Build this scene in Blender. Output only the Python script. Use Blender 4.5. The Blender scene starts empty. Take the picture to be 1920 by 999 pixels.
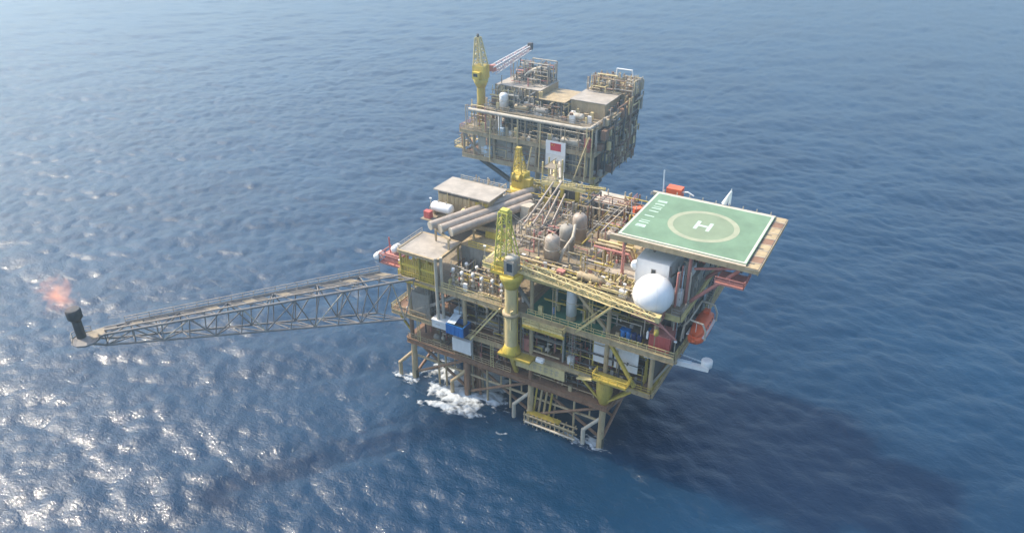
import bpy, math, random
import numpy as np
from mathutils import Vector, Matrix
random.seed(11)
R_ = math.radians
S = bpy.context.scene
C = S.collection

# ------------------------------------------------------------------ camera
cam_d = bpy.data.cameras.new("camera"); cam = bpy.data.objects.new("camera", cam_d); C.objects.link(cam)
cam_d.sensor_width = 36; cam_d.lens = 26.46; cam_d.clip_start = 1; cam_d.clip_end = 20000
cr = Vector((0.8688, 0.4952, 0)); cf = Vector((-0.4309, 0.7562, -0.4926)); cr.normalize(); cf.normalize()
cu = cr.cross(cf)
cam.matrix_world = Matrix(((cr.x, cu.x, -cf.x, 80), (cr.y, cu.y, -cf.y, -100), (cr.z, cu.z, -cf.z, 100), (0, 0, 0, 1)))
S.camera = cam
# ------------------------------------------------------------------ sky and sun
SUN_EL, SUN_AZ = R_(49), R_(-92)
W = bpy.data.worlds.new("World"); S.world = W; W.use_nodes = True
wn = W.node_tree.nodes; sk = wn.new('ShaderNodeTexSky'); sk.sky_type = 'NISHITA'; sk.sun_disc = False
sk.sun_elevation = SUN_EL; sk.sun_rotation = SUN_AZ % (2*math.pi); sk.air_density = 1.3; sk.dust_density = 1.8; sk.ozone_density = 1.2
W.node_tree.links.new(sk.outputs[0], wn['Background'].inputs[0]); wn['Background'].inputs[1].default_value = 0.15
sd = bpy.data.lights.new("sun", 'SUN'); sd.energy = 3.0; sd.angle = R_(2); sd.color = (1, .88, .70)
so = bpy.data.objects.new("sun", sd); C.objects.link(so)
sv = Vector((math.sin(SUN_AZ)*math.cos(SUN_EL), math.cos(SUN_AZ)*math.cos(SUN_EL), math.sin(SUN_EL)))
so.rotation_euler = sv.to_track_quat('Z', 'Y').to_euler(); so.location = (-100, 0, 150)
S.view_settings.view_transform = 'Standard'; S.view_settings.look = 'None'
S.view_settings.exposure = 1.08; S.view_settings.gamma = 1
S.cycles.max_bounces = 6; S.cycles.volume_bounces = 0; S.cycles.use_denoising = True

# ------------------------------------------------------------------ materials
MATS = {}
def paint(name, col, rough=.6, rust=.25, rustcol=(.16, .075, .035), metal=0, scale=.7, var=.25):
    m = bpy.data.materials.new(name); m.use_nodes = True; nt = m.node_tree; n = nt.nodes; L = nt.links.new
    b = n['Principled BSDF']; b.inputs['Roughness'].default_value = rough; b.inputs['Metallic'].default_value = metal
    g = n.new('ShaderNodeNewGeometry'); mp = n.new('ShaderNodeMapping'); mp.inputs['Scale'].default_value = (1, 1, .35)
    L(g.outputs['Position'], mp.inputs[0])
    n1 = n.new('ShaderNodeTexNoise'); n1.inputs['Scale'].default_value = scale; n1.inputs['Detail'].default_value = 6; n1.inputs['Roughness'].default_value = .7
    L(mp.outputs[0], n1.inputs['Vector'])
    r = n.new('ShaderNodeValToRGB'); e = r.color_ramp.elements
    lo = tuple(c*(1-var) for c in col)+(1,); hi = tuple(min(.9, c*(1+var)) for c in col)+(1,)
    e[0].position = .3; e[0].color = lo; e[1].position = .7; e[1].color = hi
    L(n1.outputs[0], r.inputs[0])
    n2 = n.new('ShaderNodeTexNoise'); n2.inputs['Scale'].default_value = scale*1.9; n2.inputs['Detail'].default_value = 8; n2.inputs['Roughness'].default_value = .75
    L(mp.outputs[0], n2.inputs['Vector'])
    r2 = n.new('ShaderNodeValToRGB'); r2.color_ramp.elements[0].position = .70-.34*rust; r2.color_ramp.elements[1].position = .84-.28*rust
    L(n2.outputs[0], r2.inputs[0])
    mx = n.new('ShaderNodeMix'); mx.data_type = 'RGBA'; L(r2.outputs[0], mx.inputs[0]); L(r.outputs[0], mx.inputs[6]); mx.inputs[7].default_value = (*rustcol, 1)
    L(mx.outputs[2], b.inputs['Base Color'])
    MATS[name] = m; return m
paint('tan_steel', (.41, .31, .175), rust=.42)
paint('grey_steel', (.30, .27, .225), rust=.38)
paint('pale_steel', (.47, .41, .32), rust=.3)
paint('pipe_grey', (.37, .30, .235), rust=.25, rough=.45)
paint('marine_growth', (.07, .06, .04), rust=.5, rustcol=(.04, .05, .025))
paint('faded_pink', (.55, .40, .40), rust=.2)
paint('brown_grey', (.21, .19, .175), rust=.3)
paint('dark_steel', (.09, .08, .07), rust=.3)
paint('brown_steel', (.25, .14, .08), rust=.6)
paint('grating', (.26, .21, .14), rust=.5, scale=1.2)
paint('roof_plate', (.38, .33, .27), rust=.18, scale=.4)
paint('yellow', (.58, .43, .06), rust=.36)
paint('olive_yellow', (.45, .33, .055), rust=.42)
paint('pale_yellow', (.54, .445, .20), rust=.35)
paint('lime_yellow', (.52, .48, .09), rust=.15)
paint('cream', (.60, .47, .22), rust=.22)
paint('green_deck', (.06, .19, .12), rust=.3)
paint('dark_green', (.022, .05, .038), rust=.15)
paint('white', (.80, .78, .75), rust=.02, rough=.45, var=.06)
paint('dirty_white', (.68, .66, .63), rust=.12, var=.12)
paint('red', (.50, .10, .08), rust=.12)
paint('pink_red', (.47, .19, .15), rust=.3)
paint('orange', (.72, .13, .04), rust=.02, rough=.4, var=.12)
paint('blue', (.02, .15, .42), rust=.05, rough=.4)
paint('navy', (.02, .035, .12), rust=.05)
paint('pale_blue', (.5, .58, .64), rust=.08)
paint('black', (.015, .016, .018), rust=.15, rough=.5)
paint('heli_green', (.15, .24, .15), rust=.12, rustcol=(.21, .25, .19), scale=.22, var=.2, rough=.75)
paint('heli_inner', (.205, .26, .165), rust=.0, scale=.3, var=.1, rough=.75)
paint('line_white', (.55, .56, .45), rust=.0, scale=.8, var=.1)
paint('line_beige', (.33, .345, .23), rust=.0, scale=.8, var=.15)
paint('text_white', (.46, .58, .48), rust=.0, scale=.8, var=.15)
paint('flag_red', (.55, .02, .03), rust=0, var=.05)
paint('star_yellow', (.8, .6, .04), rust=0, var=.05)
paint('faint_ink', (.42, .34, .25), rust=.1)
paint('glass_dark', (.02, .03, .04), rust=0, rough=.1)

# ------------------------------------------------------------------ mesh builder
class MB:
    def __init__(s): s.v = []; s.f = []; s.sm = []
    def quad(s, pts, smooth=False):
        i = len(s.v); s.v += [tuple(p) for p in pts]; s.f.append(tuple(range(i, i+len(pts)))); s.sm.append(smooth); return s
    def box(s, x0, x1, y0, y1, z0, z1):
        i = len(s.v)
        s.v += [(x0,y0,z0),(x1,y0,z0),(x1,y1,z0),(x0,y1,z0),(x0,y0,z1),(x1,y0,z1),(x1,y1,z1),(x0,y1,z1)]
        for q in ((0,3,2,1),(4,5,6,7),(0,1,5,4),(1,2,6,5),(2,3,7,6),(3,0,4,7)): s.f.append(tuple(i+k for k in q)); s.sm.append(False)
        return s
    def bar(s, p, q, w, h=None):
        h = h or w; p = Vector(p); q = Vector(q); d = q-p
        if d.length < 1e-6: return s
        d.normalize(); up = Vector((0,0,1)) if abs(d.z) < .95 else Vector((1,0,0))
        a = d.cross(up).normalized()*(w/2); b = a.cross(d).normalized()*(h/2)
        i = len(s.v)
        for o in (p, q):
            for k in (a+b, -a+b, -a-b, a-b): s.v.append(tuple(o+k))
        for k in range(4): s.f.append((i+k, i+(k+1)%4, i+4+(k+1)%4, i+4+k)); s.sm.append(False)
        s.f.append((i+3,i+2,i+1,i)); s.f.append((i+4,i+5,i+6,i+7)); s.sm += [False]*2
        return s
    def tube(s, p, q, r, n=10, r2=None, caps=True):
        p = Vector(p); q = Vector(q); d = (q-p)
        if d.length < 1e-6: return s
        d.normalize(); r2 = r if r2 is None else r2
        up = Vector((0,0,1)) if abs(d.z) < .95 else Vector((1,0,0))
        a = d.cross(up).normalized(); b = d.cross(a).normalized(); i = len(s.v)
        for o, rr in ((p, r), (q, r2)):
            for k in range(n):
                t = 2*math.pi*k/n; s.v.append(tuple(o+(a*math.cos(t)+b*math.sin(t))*rr))
        for k in range(n): s.f.append((i+k, i+(k+1)%n, i+n+(k+1)%n, i+n+k)); s.sm.append(True)
        if caps:
            j = len(s.v); s.v += s.v[i:i+2*n]
            s.f.append(tuple(range(j+n-1, j-1, -1))); s.f.append(tuple(range(j+n, j+2*n))); s.sm += [False]*2
        return s
    def path(s, pts, r, n=8):
        for p, q in zip(pts, pts[1:]): s.tube(p, q, r, n)
        for p in pts[1:-1]: s.ball(p, r*1.02, n, 5)
        return s
    def ball(s, c, r, n=12, m=7, sq=(1,1,1)):
        i = len(s.v); c = Vector(c)
        for a in range(m+1):
            t = math.pi*a/m
            for k in range(n):
                u = 2*math.pi*k/n; s.v.append((c.x+r*sq[0]*math.sin(t)*math.cos(u), c.y+r*sq[1]*math.sin(t)*math.sin(u), c.z+r*sq[2]*math.cos(t)))
        for a in range(m):
            for k in range(n): s.f.append((i+a*n+k, i+(a+1)*n+k, i+(a+1)*n+(k+1)%n, i+a*n+(k+1)%n)); s.sm.append(True)
        return s
    def lathe(s, c, prof, n=16, axis='z', smooth=True):
        c = Vector(c); i = len(s.v)
        for r, z in prof:
            for k in range(n):
                u = 2*math.pi*k/n; x, y = r*math.cos(u), r*math.sin(u)
                o = {'z': Vector((x, y, z)), 'x': Vector((z, x, y)), 'y': Vector((y, z, x))}[axis]
                s.v.append(tuple(c+o))
        for a in range(len(prof)-1):
            for k in range(n): s.f.append((i+a*n+k, i+a*n+(k+1)%n, i+(a+1)*n+(k+1)%n, i+(a+1)*n+k)); s.sm.append(smooth)
        s.f.append(tuple(i+k for k in range(n-1, -1, -1))); s.f.append(tuple(i+(len(prof)-1)*n+k for k in range(n))); s.sm += [False]*2
        return s
    def ring(s, c, r, t, n=16, axis='z'):
        c = Vector(c); pts = []
        for k in range(n+1):
            u = 2*math.pi*k/n; x, y = r*math.cos(u), r*math.sin(u)
            pts.append(c+{'z': Vector((x,y,0)), 'x': Vector((0,x,y)), 'y': Vector((y,0,x))}[axis])
        for p, q in zip(pts, pts[1:]): s.tube(p, q, t, 5, caps=False)
        return s
    def rail(s, pts, h=1.15, step=1.6, t=.07, close=False):
        if close: pts = list(pts)+[pts[0]]
        for p, q in zip(pts, pts[1:]):
            p = Vector(p); q = Vector(q); n = max(1, int((q-p).length/step))
            for k in range(n+1):
                b = p.lerp(q, k/n); s.bar(b, b+Vector((0,0,h)), t*1.3)
            for z in (h, h*.55): s.bar(p+Vector((0,0,z)), q+Vector((0,0,z)), t*1.5)
            s.bar(p+Vector((0,0,.09)), q+Vector((0,0,.09)), .03, .16)
        return s
    def build(s, name, mat, parent=None, org=None, label=None):
        o0 = Vector(parent['_o']) if parent is not None else Vector(org or (0,0,0))
        me = bpy.data.meshes.new(name)
        me.from_pydata([(x-o0.x, y-o0.y, z-o0.z) for x, y, z in s.v], [], s.f)
        me.polygons.foreach_set('use_smooth', s.sm)
        me.materials.append(MATS[mat] if isinstance(mat, str) else mat)
        ob = bpy.data.objects.new(name, me); C.objects.link(ob)
        if parent is not None: ob.parent = parent
        else: ob.location = o0
        ob['_o'] = tuple(o0)
        if label: ob['label'] = label
        return ob
def tag(o, label, cat, group=None, kind=None):
    o['label'] = label; o['category'] = cat
    if group: o['group'] = group
    if kind: o['kind'] = kind
    return o
def thing(name, label, cat, loc, group=None):
    o = bpy.data.objects.new(name, None); C.objects.link(o); o.location = loc; o.empty_display_size = .3
    o['_o'] = tuple(loc); return tag(o, label, cat, group)
def copy_tree(root, loc, label, group=None, rotz=None, scale=None):
    r = root.copy(); C.objects.link(r); r.location = loc; r['label'] = label
    if group: r['group'] = group
    if rotz is not None: r.rotation_euler = (0, 0, rotz)
    if scale: r.scale = scale
    for ch in list(root.children):
        c = ch.copy(); C.objects.link(c); c.parent = r
        for g in list(ch.children):
            d = g.copy(); C.objects.link(d); d.parent = c
    return r
def P(parent, name, mat, fn, *a, label=None, **k):
    mb = MB(); getattr(mb, fn)(*a, **k); return mb.build(name, mat, parent, label=label)

# ------------------------------------------------------------------ sea
def spectrum_tile(L, N, lp, wind, seed, rms):
    rng = np.random.default_rng(seed); k1 = 2*np.pi*np.fft.fftfreq(N, L/N); kx, ky = np.meshgrid(k1, k1)
    k = np.hypot(kx, ky); k[0, 0] = 1e9; kp = 2*np.pi/lp
    ang = (kx*wind[0]+ky*wind[1])/k
    sp = np.exp(-1.25*(kp/k)**2)/k**3.6*(.12+np.abs(ang)**2.5)*np.exp(-(k*.22)**2); sp[0, 0] = 0
    a = (rng.normal(size=(N, N))+1j*rng.normal(size=(N, N)))*np.sqrt(sp)
    h = np.fft.ifft2(a); sc = rms/h.real.std(); k[0, 0] = 1
    dx = np.fft.ifft2(-1j*kx/k*a).real*sc; dy = np.fft.ifft2(-1j*ky/k*a).real*sc
    return h.real*sc, dx, dy
TL = [(430.0, 1024, 34, (.55, -.83), 3, .19), (131.0, 512, 6, (.2, -.98), 8, .10)]
TILES = [spectrum_tile(*t) for t in TL]
def sample(t, L, x, y):
    N = t.shape[0]; u = (x/L*N) % N; v = (y/L*N) % N; i = np.floor(u).astype(int); j = np.floor(v).astype(int); fu = u-i; fv = v-j
    i %= N; j %= N; i2 = (i+1) % N; j2 = (j+1) % N
    return t[j,i]*(1-fu)*(1-fv)+t[j,i2]*fu*(1-fv)+t[j2,i]*(1-fu)*fv+t[j2,i2]*fu*fv
def wave(x, y):
    h, dx, dy = (sample(t, TL[0][0], x, y) for t in TILES[0]); c, s = math.cos(.6), math.sin(.6); x2 = c*x-s*y; y2 = s*x+c*y
    h2, a2, b2 = (sample(t, TL[1][0], x2, y2) for t in TILES[1])
    return h+h2, 1.0*(dx+c*a2+s*b2), 1.0*(dy-s*a2+c*b2)
def axis_lines(a, b, fine0, fine1, d, g=1.012):
    mid = list(np.arange(fine0, fine1, d)); out = mid[:]
    s = d; x = fine1
    while x < b: out.append(x); s *= g; x += s
    s = d; x = fine0-d
    while x > a: out.insert(0, x); s *= g; x -= s
    return np.array([-9000, -4000, -1800]+out+[1800, 4000, 9000.])
xs = axis_lines(-780, 300, -190, 120, .85); ys = axis_lines(-140, 800, -90, 130, .85)
GX, GY = np.meshgrid(xs, ys); hh, dx, dy = wave(GX, GY)
fade = np.clip(1-(np.maximum(np.abs(GX+150)-700, 0)/300), 0, 1)*np.clip(1-np.maximum(np.abs(GY-300)-600, 0)/300, 0, 1)
V = np.stack([GX+dx*fade, GY+dy*fade, hh*fade], -1).reshape(-1, 3)
ny, nx = GX.shape; idx = np.arange(nx*ny).reshape(ny, nx)
F = np.stack([idx[:-1,:-1], idx[:-1,1:], idx[1:,1:], idx[1:,:-1]], -1).reshape(-1, 4)
def mesh_np(name, V, F, mat):
    me = bpy.data.meshes.new(name); me.vertices.add(len(V)); me.vertices.foreach_set('co', V.astype(np.float32).ravel())
    me.loops.add(F.size); me.loops.foreach_set('vertex_index', F.astype(np.int32).ravel()); me.polygons.add(len(F))
    me.polygons.foreach_set('loop_start', np.arange(0, F.size, F.shape[1], dtype=np.int32)); me.polygons.foreach_set('use_smooth', np.ones(len(F), bool))
    me.update(calc_edges=True); me.materials.append(mat); o = bpy.data.objects.new(name, me); C.objects.link(o); return o
def sea_material():
    m = bpy.data.materials.new('sea_water'); m.use_nodes = True; nt = m.node_tree; n = nt.nodes; L = nt.links.new; b = n['Principled BSDF']
    b.inputs['Roughness'].default_value = .38; b.inputs['Coat Weight'].default_value = .45; b.inputs['Coat Roughness'].default_value = .05; b.inputs['Coat IOR'].default_value = 1.333; b.inputs['IOR'].default_value = 1.333
    b.subsurface_method = 'BURLEY'; b.inputs['Subsurface Weight'].default_value = 1; b.inputs['Subsurface Radius'].default_value = (.3, .9, 1); b.inputs['Subsurface Scale'].default_value = 7
    g = n.new('ShaderNodeNewGeometry')
    nz = n.new('ShaderNodeTexNoise'); nz.inputs['Scale'].default_value = .022; nz.inputs['Detail'].default_value = 4; L(g.outputs['Position'], nz.inputs['Vector'])
    r = n.new('ShaderNodeValToRGB'); e = r.color_ramp.elements; e[0].position = .35; e[0].color = (.0006, .021, .056, 1); e[1].position = .7; e[1].color = (.0009, .029, .073, 1)
    L(nz.outputs[0], r.inputs[0]); L(r.outputs[0], b.inputs['Base Color'])
    prev = None
    for sc, dist, st in ((.5, .45, .3), (1.2, .22, .55), (2.6, .08, .5)):
        t = n.new('ShaderNodeTexNoise'); t.inputs['Scale'].default_value = sc; t.inputs['Detail'].default_value = 3; t.inputs['Roughness'].default_value = .55; t.inputs['Distortion'].default_value = .6
        mp = n.new('ShaderNodeMapping'); mp.inputs['Rotation'].default_value = (0, 0, .55); mp.inputs['Scale'].default_value = (.8, 1.1, 1); L(g.outputs['Position'], mp.inputs[0]); L(mp.outputs[0], t.inputs['Vector'])
        bp = n.new('ShaderNodeBump'); bp.inputs['Strength'].default_value = st; bp.inputs['Distance'].default_value = dist; L(t.outputs[0], bp.inputs['Height'])
        if prev: L(prev.outputs[0], bp.inputs['Normal'])
        prev = bp
    L(prev.outputs[0], b.inputs['Normal']); L(prev.outputs[0], b.inputs['Coat Normal']); return m
sea = mesh_np('sea', V, F, sea_material()); tag(sea, 'deep blue open sea with short wind waves', 'sea', kind='structure')
# foam where the swell breaks on the piles
def foam_patch(name, label, spots, th):
    rng = np.random.default_rng(5); x0 = min(s[0]-s[2]*1.7 for s in spots); x1 = max(s[0]+s[2]*1.7 for s in spots); y0 = min(s[1]-s[3]*1.7 for s in spots); y1 = max(s[1]+s[3]*1.7 for s in spots)
    d = .13; X, Y = np.meshgrid(np.arange(x0, x1, d), np.arange(y0, y1, d)); f = np.zeros_like(X)
    for (cx, cy, rx, ry) in spots: f = np.maximum(f, np.exp(-(((X-cx)/rx)**2+((Y-cy)/ry)**2)))
    nz = np.zeros_like(X)
    for N, amp in ((6, .8), (15, 1.1), (37, .9), (90, .4)):
        t = rng.random((N, N)); nz += amp*sample(t, 1.0, (X-x0)/(x1-x0)*.99, (Y-y0)/(y1-y0)*.99)
    nz /= 3.3; m = f*1.0+(nz-.5)*2.3
    h, ddx, ddy = wave(X, Y); Z = h+.05+np.clip(m-th, 0, 1)*.55*(.4+nz)
    V = np.stack([X+ddx, Y+ddy, Z], -1).reshape(-1, 3); ny, nx = X.shape; idx = np.arange(nx*ny).reshape(ny, nx)
    F = np.stack([idx[:-1,:-1], idx[:-1,1:], idx[1:,1:], idx[1:,:-1]], -1)[(m > th)[:-1,:-1]].reshape(-1, 4)
    used = np.unique(F); rm = -np.ones(len(V), int); rm[used] = np.arange(len(used))
    o = mesh_np(name, V[used], rm[F], FOAM); tag(o, label, 'foam', kind='stuff')
    at = o.data.attributes.new('thickness', 'FLOAT', 'POINT'); at.data.foreach_set('value', np.clip((m-th)/.6, 0, 1).reshape(-1)[used].astype(np.float32))
FOAM = bpy.data.materials.new('foam'); FOAM.use_nodes = True
def _foam():
    n = FOAM.node_tree.nodes; L = FOAM.node_tree.links.new; b = n['Principled BSDF']; b.inputs['Base Color'].default_value = (.46, .49, .51, 1); b.inputs['Roughness'].default_value = .8
    a = n.new('ShaderNodeAttribute'); a.attribute_name = 'thickness'; t = n.new('ShaderNodeTexNoise'); t.inputs['Scale'].default_value = 1.5; t.inputs['Detail'].default_value = 7; t.inputs['Roughness'].default_value = .7
    g = n.new('ShaderNodeNewGeometry'); L(g.outputs['Position'], t.inputs['Vector'])
    q = n.new('ShaderNodeMath'); q.operation = 'MULTIPLY_ADD'; L(a.outputs['Fac'], q.inputs[0]); q.inputs[1].default_value = 1.5; L(t.outputs[0], q.inputs[2])
    r = n.new('ShaderNodeMapRange'); r.inputs['From Min'].default_value = .72; r.inputs['From Max'].default_value = 1.7; L(q.outputs[0], r.inputs['Value']); L(r.outputs['Result'], b.inputs['Alpha'])
_foam()
foam_patch('sea_foam', 'white foam churning round the middle front piles', [(9.8, 1.2, 6.4, 4.6), (13, 8.5, 5, 5), (16, 3.0, 5, 2.2), (5, 6, 5, 3.5), (8, -3.5, 4, 1.4)], .18)
foam_patch('sea_foam', 'thin foam ring at the right front leg', [(40.5, 2.2, 2.6, 1.7), (35, 1.0, 3, .6), (27, 1, 2.4, .8)], .24)
foam_patch('sea_foam', 'thin foam wash at the left front leg', [(-2.6, 1.0, 2.8, 1.5), (-5, .6, 1.8, .9)], .26)
# ================================================================== FRONT PLATFORM
pf = thing('offshore_platform', 'large beige and yellow offshore platform nearest the camera with the green helideck', 'platform', (20, 15, 0))
# ---- jacket
LX = (-1.6, 11.6, 26.2, 41.2)
for x in LX:
    for y, fy in ((2, 1.2), (25, 26)):
        P(pf, 'jacket_leg', 'tan_steel' if x != 11.6 else 'brown_steel', 'tube', (x, fy, -6), (x, y, 10.5), .62, 14)
        P(pf, 'splash_sleeve', 'marine_growth', 'tube', (x, fy+.3, -3), (x, fy+.5, 2.2), .70, 14)
for x in LX:                                   # bumper stubs on the front row
    m = MB(); m.tube((x-3.2, .8, -3), (x-3.2, .8, 3.6), .42, 10).tube((x-3.2, .8, 3.4), (x-.3, 1.9, 6.6), .36, 10); m.build('bumper', 'tan_steel' if x < 20 else 'pale_steel', pf)
for y in (1.9, 25.2):
    for a, b in zip(LX, LX[1:]):
        P(pf, 'brace', 'brown_steel', 'tube', (a+.3, y, 1.5), (b-.3, y, 9.0), .30, 8)
        P(pf, 'brace', 'brown_steel', 'tube', (a+.3, y+.7, 9.0), (b-.3, y+.7, 1.2), .30, 8)
        P(pf, 'horizontal_brace', 'tan_steel', 'tube', (a, y+.3, 5.6), (b, y+.3, 5.6), .26, 8)
for x in LX:
    P(pf, 'brace', 'brown_steel', 'tube', (x, 2, 1), (x, 25, 9), .32, 8); P(pf, 'brace', 'brown_steel', 'tube', (x+.7, 2, 9), (x+.7, 25, 1), .32, 8)
# ---- decks: (x0,x1,y0,y1,z, floor material, edge material)
def deck(x0, x1, y0, y1, z, fm, em, gd=1.1, lab=None):
    fl = P(pf, 'deck_floor', fm, 'box', x0, x1, y0, y1, z-.12, z, label=lab)
    for (p, q) in (((x0, y0-.14), (x1, y0-.14)), ((x0, y1+.14), (x1, y1+.14)), ((x0-.14, y0), (x0-.14, y1)), ((x1+.14, y0), (x1+.14, y1))):
        m = MB(); a = Vector((*p, z-gd/2+.03)); b = Vector((*q, z-gd/2+.03))
        m.bar(a, b, .10, gd-.2); m.bar(a+Vector((0,0,gd/2-.06)), b+Vector((0,0,gd/2-.06)), .42, .08); m.bar(a-Vector((0,0,gd/2-.06)), b-Vector((0,0,gd/2-.06)), .42, .08)
        n = int((b-a).length/2.2)
        for k in range(1, n):
            c = a.lerp(b, k/n); m.bar(c-Vector((0,0,gd/2-.1)), c+Vector((0,0,gd/2-.1)), .3, .07)
        m.build('edge_girder', em, pf)
    n = int((x1-x0)/5)
    for k in range(1, n):
        x = x0+(x1-x0)*k/n; P(pf, 'floor_beam', 'dark_steel', 'bar', (x, y0+.1, z-gd/2-.1), (x, y1-.1, z-gd/2-.1), .3, gd-.25)
deck(-2.6, 42.2, 1.2, 28, 10.4, 'brown_steel', 'brown_steel', 1.2)
deck(-6, 50, 1.2, 30, 16.4, 'brown_steel', 'tan_steel', 1.0)
deck(-3, 53.5, .6, 31, 25.6, 'grating', 'tan_steel', 1.15)
deck(16.5, 53.5, 1.0, 33, 33.6, 'grating', 'pale_yellow', 1.0)
deck(-4.2, 16.1, 13.6, 29, 33.4, 'grating', 'tan_steel', 1.0)
# front-left roof block over yellow-railed bay
deck(-2.5, 6.4, .3, 8.4, 31.5, 'roof_plate', 'tan_steel', .6)
P(pf, 'green_plate', 'green_deck', 'box', 25.4, 41.0, .62, 13, 25.604, 25.62)
# ---- columns
for y in (1.35, 12, 24, 28.6):
    for x in (-1.6, 11.6, 26.2, 41.2, 49.6):
        P(pf, 'column', 'tan_steel', 'tube', (x, y+.3, 16.4), (x, y+.3, 25), .42, 10)
        if x < 45: P(pf, 'column', 'brown_steel', 'tube', (x, min(y+.3, 27.6), 10.4), (x, min(y+.3, 27.6), 16), .45, 10)
        if (x > 16 or y > 13): P(pf, 'column', 'tan_steel', 'tube', (x, y+.3, 25.6), (x, y+.3, 33), .38, 10)
for x in (6.25, 7.0):
    P(pf, 'column', 'pale_steel', 'tube', (x, .25 if x < 6.5 else 1.0, 16.6), (x, .25 if x < 6.5 else 1.0, 31.8), .33, 10)
for x, y in ((-2.3, .6), (-2.3, 8.1), (2.2, .5), (6.2, 8.1)):
    P(pf, 'column', 'olive_yellow', 'tube', (x, y, 25.6), (x, y, 31.2), .2, 8)
# diagonals between decks
for a, b, z0, z1, y, mt in ((-1.6, 11.6, 16.5, 25, 1.5, 'grey_steel'), (41.9, 47.0, 24.6, 17.0, .95, 'olive_yellow'), (26.2, 41.2, 25, 16.6, 12, 'dark_steel'), (11.6, 26.2, 16.6, 25, 12, 'dark_steel'),
                             (26.2, 20.5, 26, 33, 1.9, 'grey_steel'), (41.2, 34, 26, 33, 1.9, 'tan_steel'), (-1.6, 11.6, 16.5, 25, 28.6, 'dark_steel')):
    P(pf, 'brace', mt, 'bar', (a, y, z0), (b, y, z1), .55, .55)
for y0, y1 in ((1.6, 12), (12, 24)):
    for x in (49.6,):
        P(pf, 'brace', 'grey_steel', 'tube', (x, y0, 25.6), (x, y1, 17), .3, 8); P(pf, 'brace', 'grey_steel', 'tube', (x, y0, 33), (x, y1, 26), .3, 8)
# bracket cone under deck over right front leg, cantilever struts
m = MB().lathe((41.2, 2, 0), [(.7, 9.6), (1.5, 12.6), (1.6, 15.6)], 14); m.build('leg_bracket', 'olive_yellow', pf)
m = MB().bar((36.5, .9, 15.6), (41, 1.6, 10.6), .35).bar((46.5, .9, 15.6), (41.4, 1.6, 10.6), .35).bar((41, 1.9, 10.2), (49, 8, 15.6), .35); m.build('bracket_strut', 'olive_yellow', pf)
for x in (-5.6, ): 
    for y in (2, 10, 18): P(pf, 'bracket_strut', 'olive_yellow', 'bar', (-1.6, y, 11.2), (x, y, 15.8), .35)
for y in (3, 11, 19, 27): P(pf, 'bracket_strut', 'grey_steel', 'bar', (49.6, y, 17.5), (53.2, y, 24.6), .35)
# lower white wall panels behind the right diagonal brace
for a, b in ((38.4, 42.0), (42.4, 46.8)):
    P(pf, 'wall_panel', 'dirty_white', 'box', a, b, 2.4, 2.6, 18.6, 24.5)
# interior bulkheads; the dark ones paint in the shade between the decks
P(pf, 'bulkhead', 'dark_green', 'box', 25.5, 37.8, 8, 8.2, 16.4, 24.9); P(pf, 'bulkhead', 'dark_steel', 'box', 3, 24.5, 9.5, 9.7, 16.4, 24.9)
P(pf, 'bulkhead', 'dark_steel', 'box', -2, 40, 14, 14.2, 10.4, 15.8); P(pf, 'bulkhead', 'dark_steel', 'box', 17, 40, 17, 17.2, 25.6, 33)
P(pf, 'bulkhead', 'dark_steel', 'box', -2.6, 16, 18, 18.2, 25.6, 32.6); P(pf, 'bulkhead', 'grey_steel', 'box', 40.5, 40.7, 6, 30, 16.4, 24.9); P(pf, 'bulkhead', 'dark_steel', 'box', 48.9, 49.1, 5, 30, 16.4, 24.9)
# railings
def rail(pts, mt, **k): return P(pf, 'railing', mt, 'rail', [Vector(p) for p in pts], **k)
rail([(-6, 1.0, 16.4), (22, 1.0, 16.4)], 'tan_steel'); rail([(34.5, 1.0, 16.4), (50, 1.0, 16.4), (50, 30, 16.4)], 'olive_yellow'); rail([(-6, 1, 16.4), (-6, 30, 16.4)], 'olive_yellow')
rail([(-3, .45, 25.6), (6.2, .45, 25.6)], 'yellow', t=.075, step=1.1); rail([(-3, .5, 25.6), (-3, 13, 25.6)], 'olive_yellow'); rail([(7.2, .45, 25.6), (20.5, .45, 25.6)], 'pale_yellow'); rail([(26, .45, 25.6), (53.5, .45, 25.6), (53.5, 31, 25.6)], 'pale_yellow')
rail([(16.6, .9, 33.6), (21.4, .9, 33.6)], 'pale_yellow'); rail([(24.6, .9, 33.6), (44, .9, 33.6)], 'pale_yellow', t=.07); rail([(52, .9, 33.6), (53.5, .9, 33.6), (53.5, 33, 33.6)], 'grey_steel')
rail([(16.5, 33, 33.6), (40, 33, 33.6)], 'olive_yellow', t=.08); rail([(-4.2, 13.6, 33.4), (-4.2, 29, 33.4), (16, 29, 33.4)], 'pale_steel', t=.07); rail([(-2.4, 8.3, 31.5), (-2.4, .4, 31.5)], 'pale_steel', t=.04)
rail([(-2.4, 1.2, 10.4), (22, 1.2, 10.4)], 'tan_steel')
# yellow siding of the front-left bay
m = MB()
for k in range(17):
    x = -2.7+k*.53; m.box(x, x+.40, .75, .83, 25.6, 29.6 if k % 3 else 30.7)
m.build('siding_slats', 'olive_yellow', pf)
P(pf, 'siding_beam', 'yellow', 'box', -2.9, 6.1, .55, .74, 27.9, 28.35); P(pf, 'siding_beam', 'cream', 'box', -2.9, 6.1, .5, .72, 30.5, 30.95); P(pf, 'siding_beam', 'olive_yellow', 'box', -3, 6.2, .2, .44, 24.4, 24.9)
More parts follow.
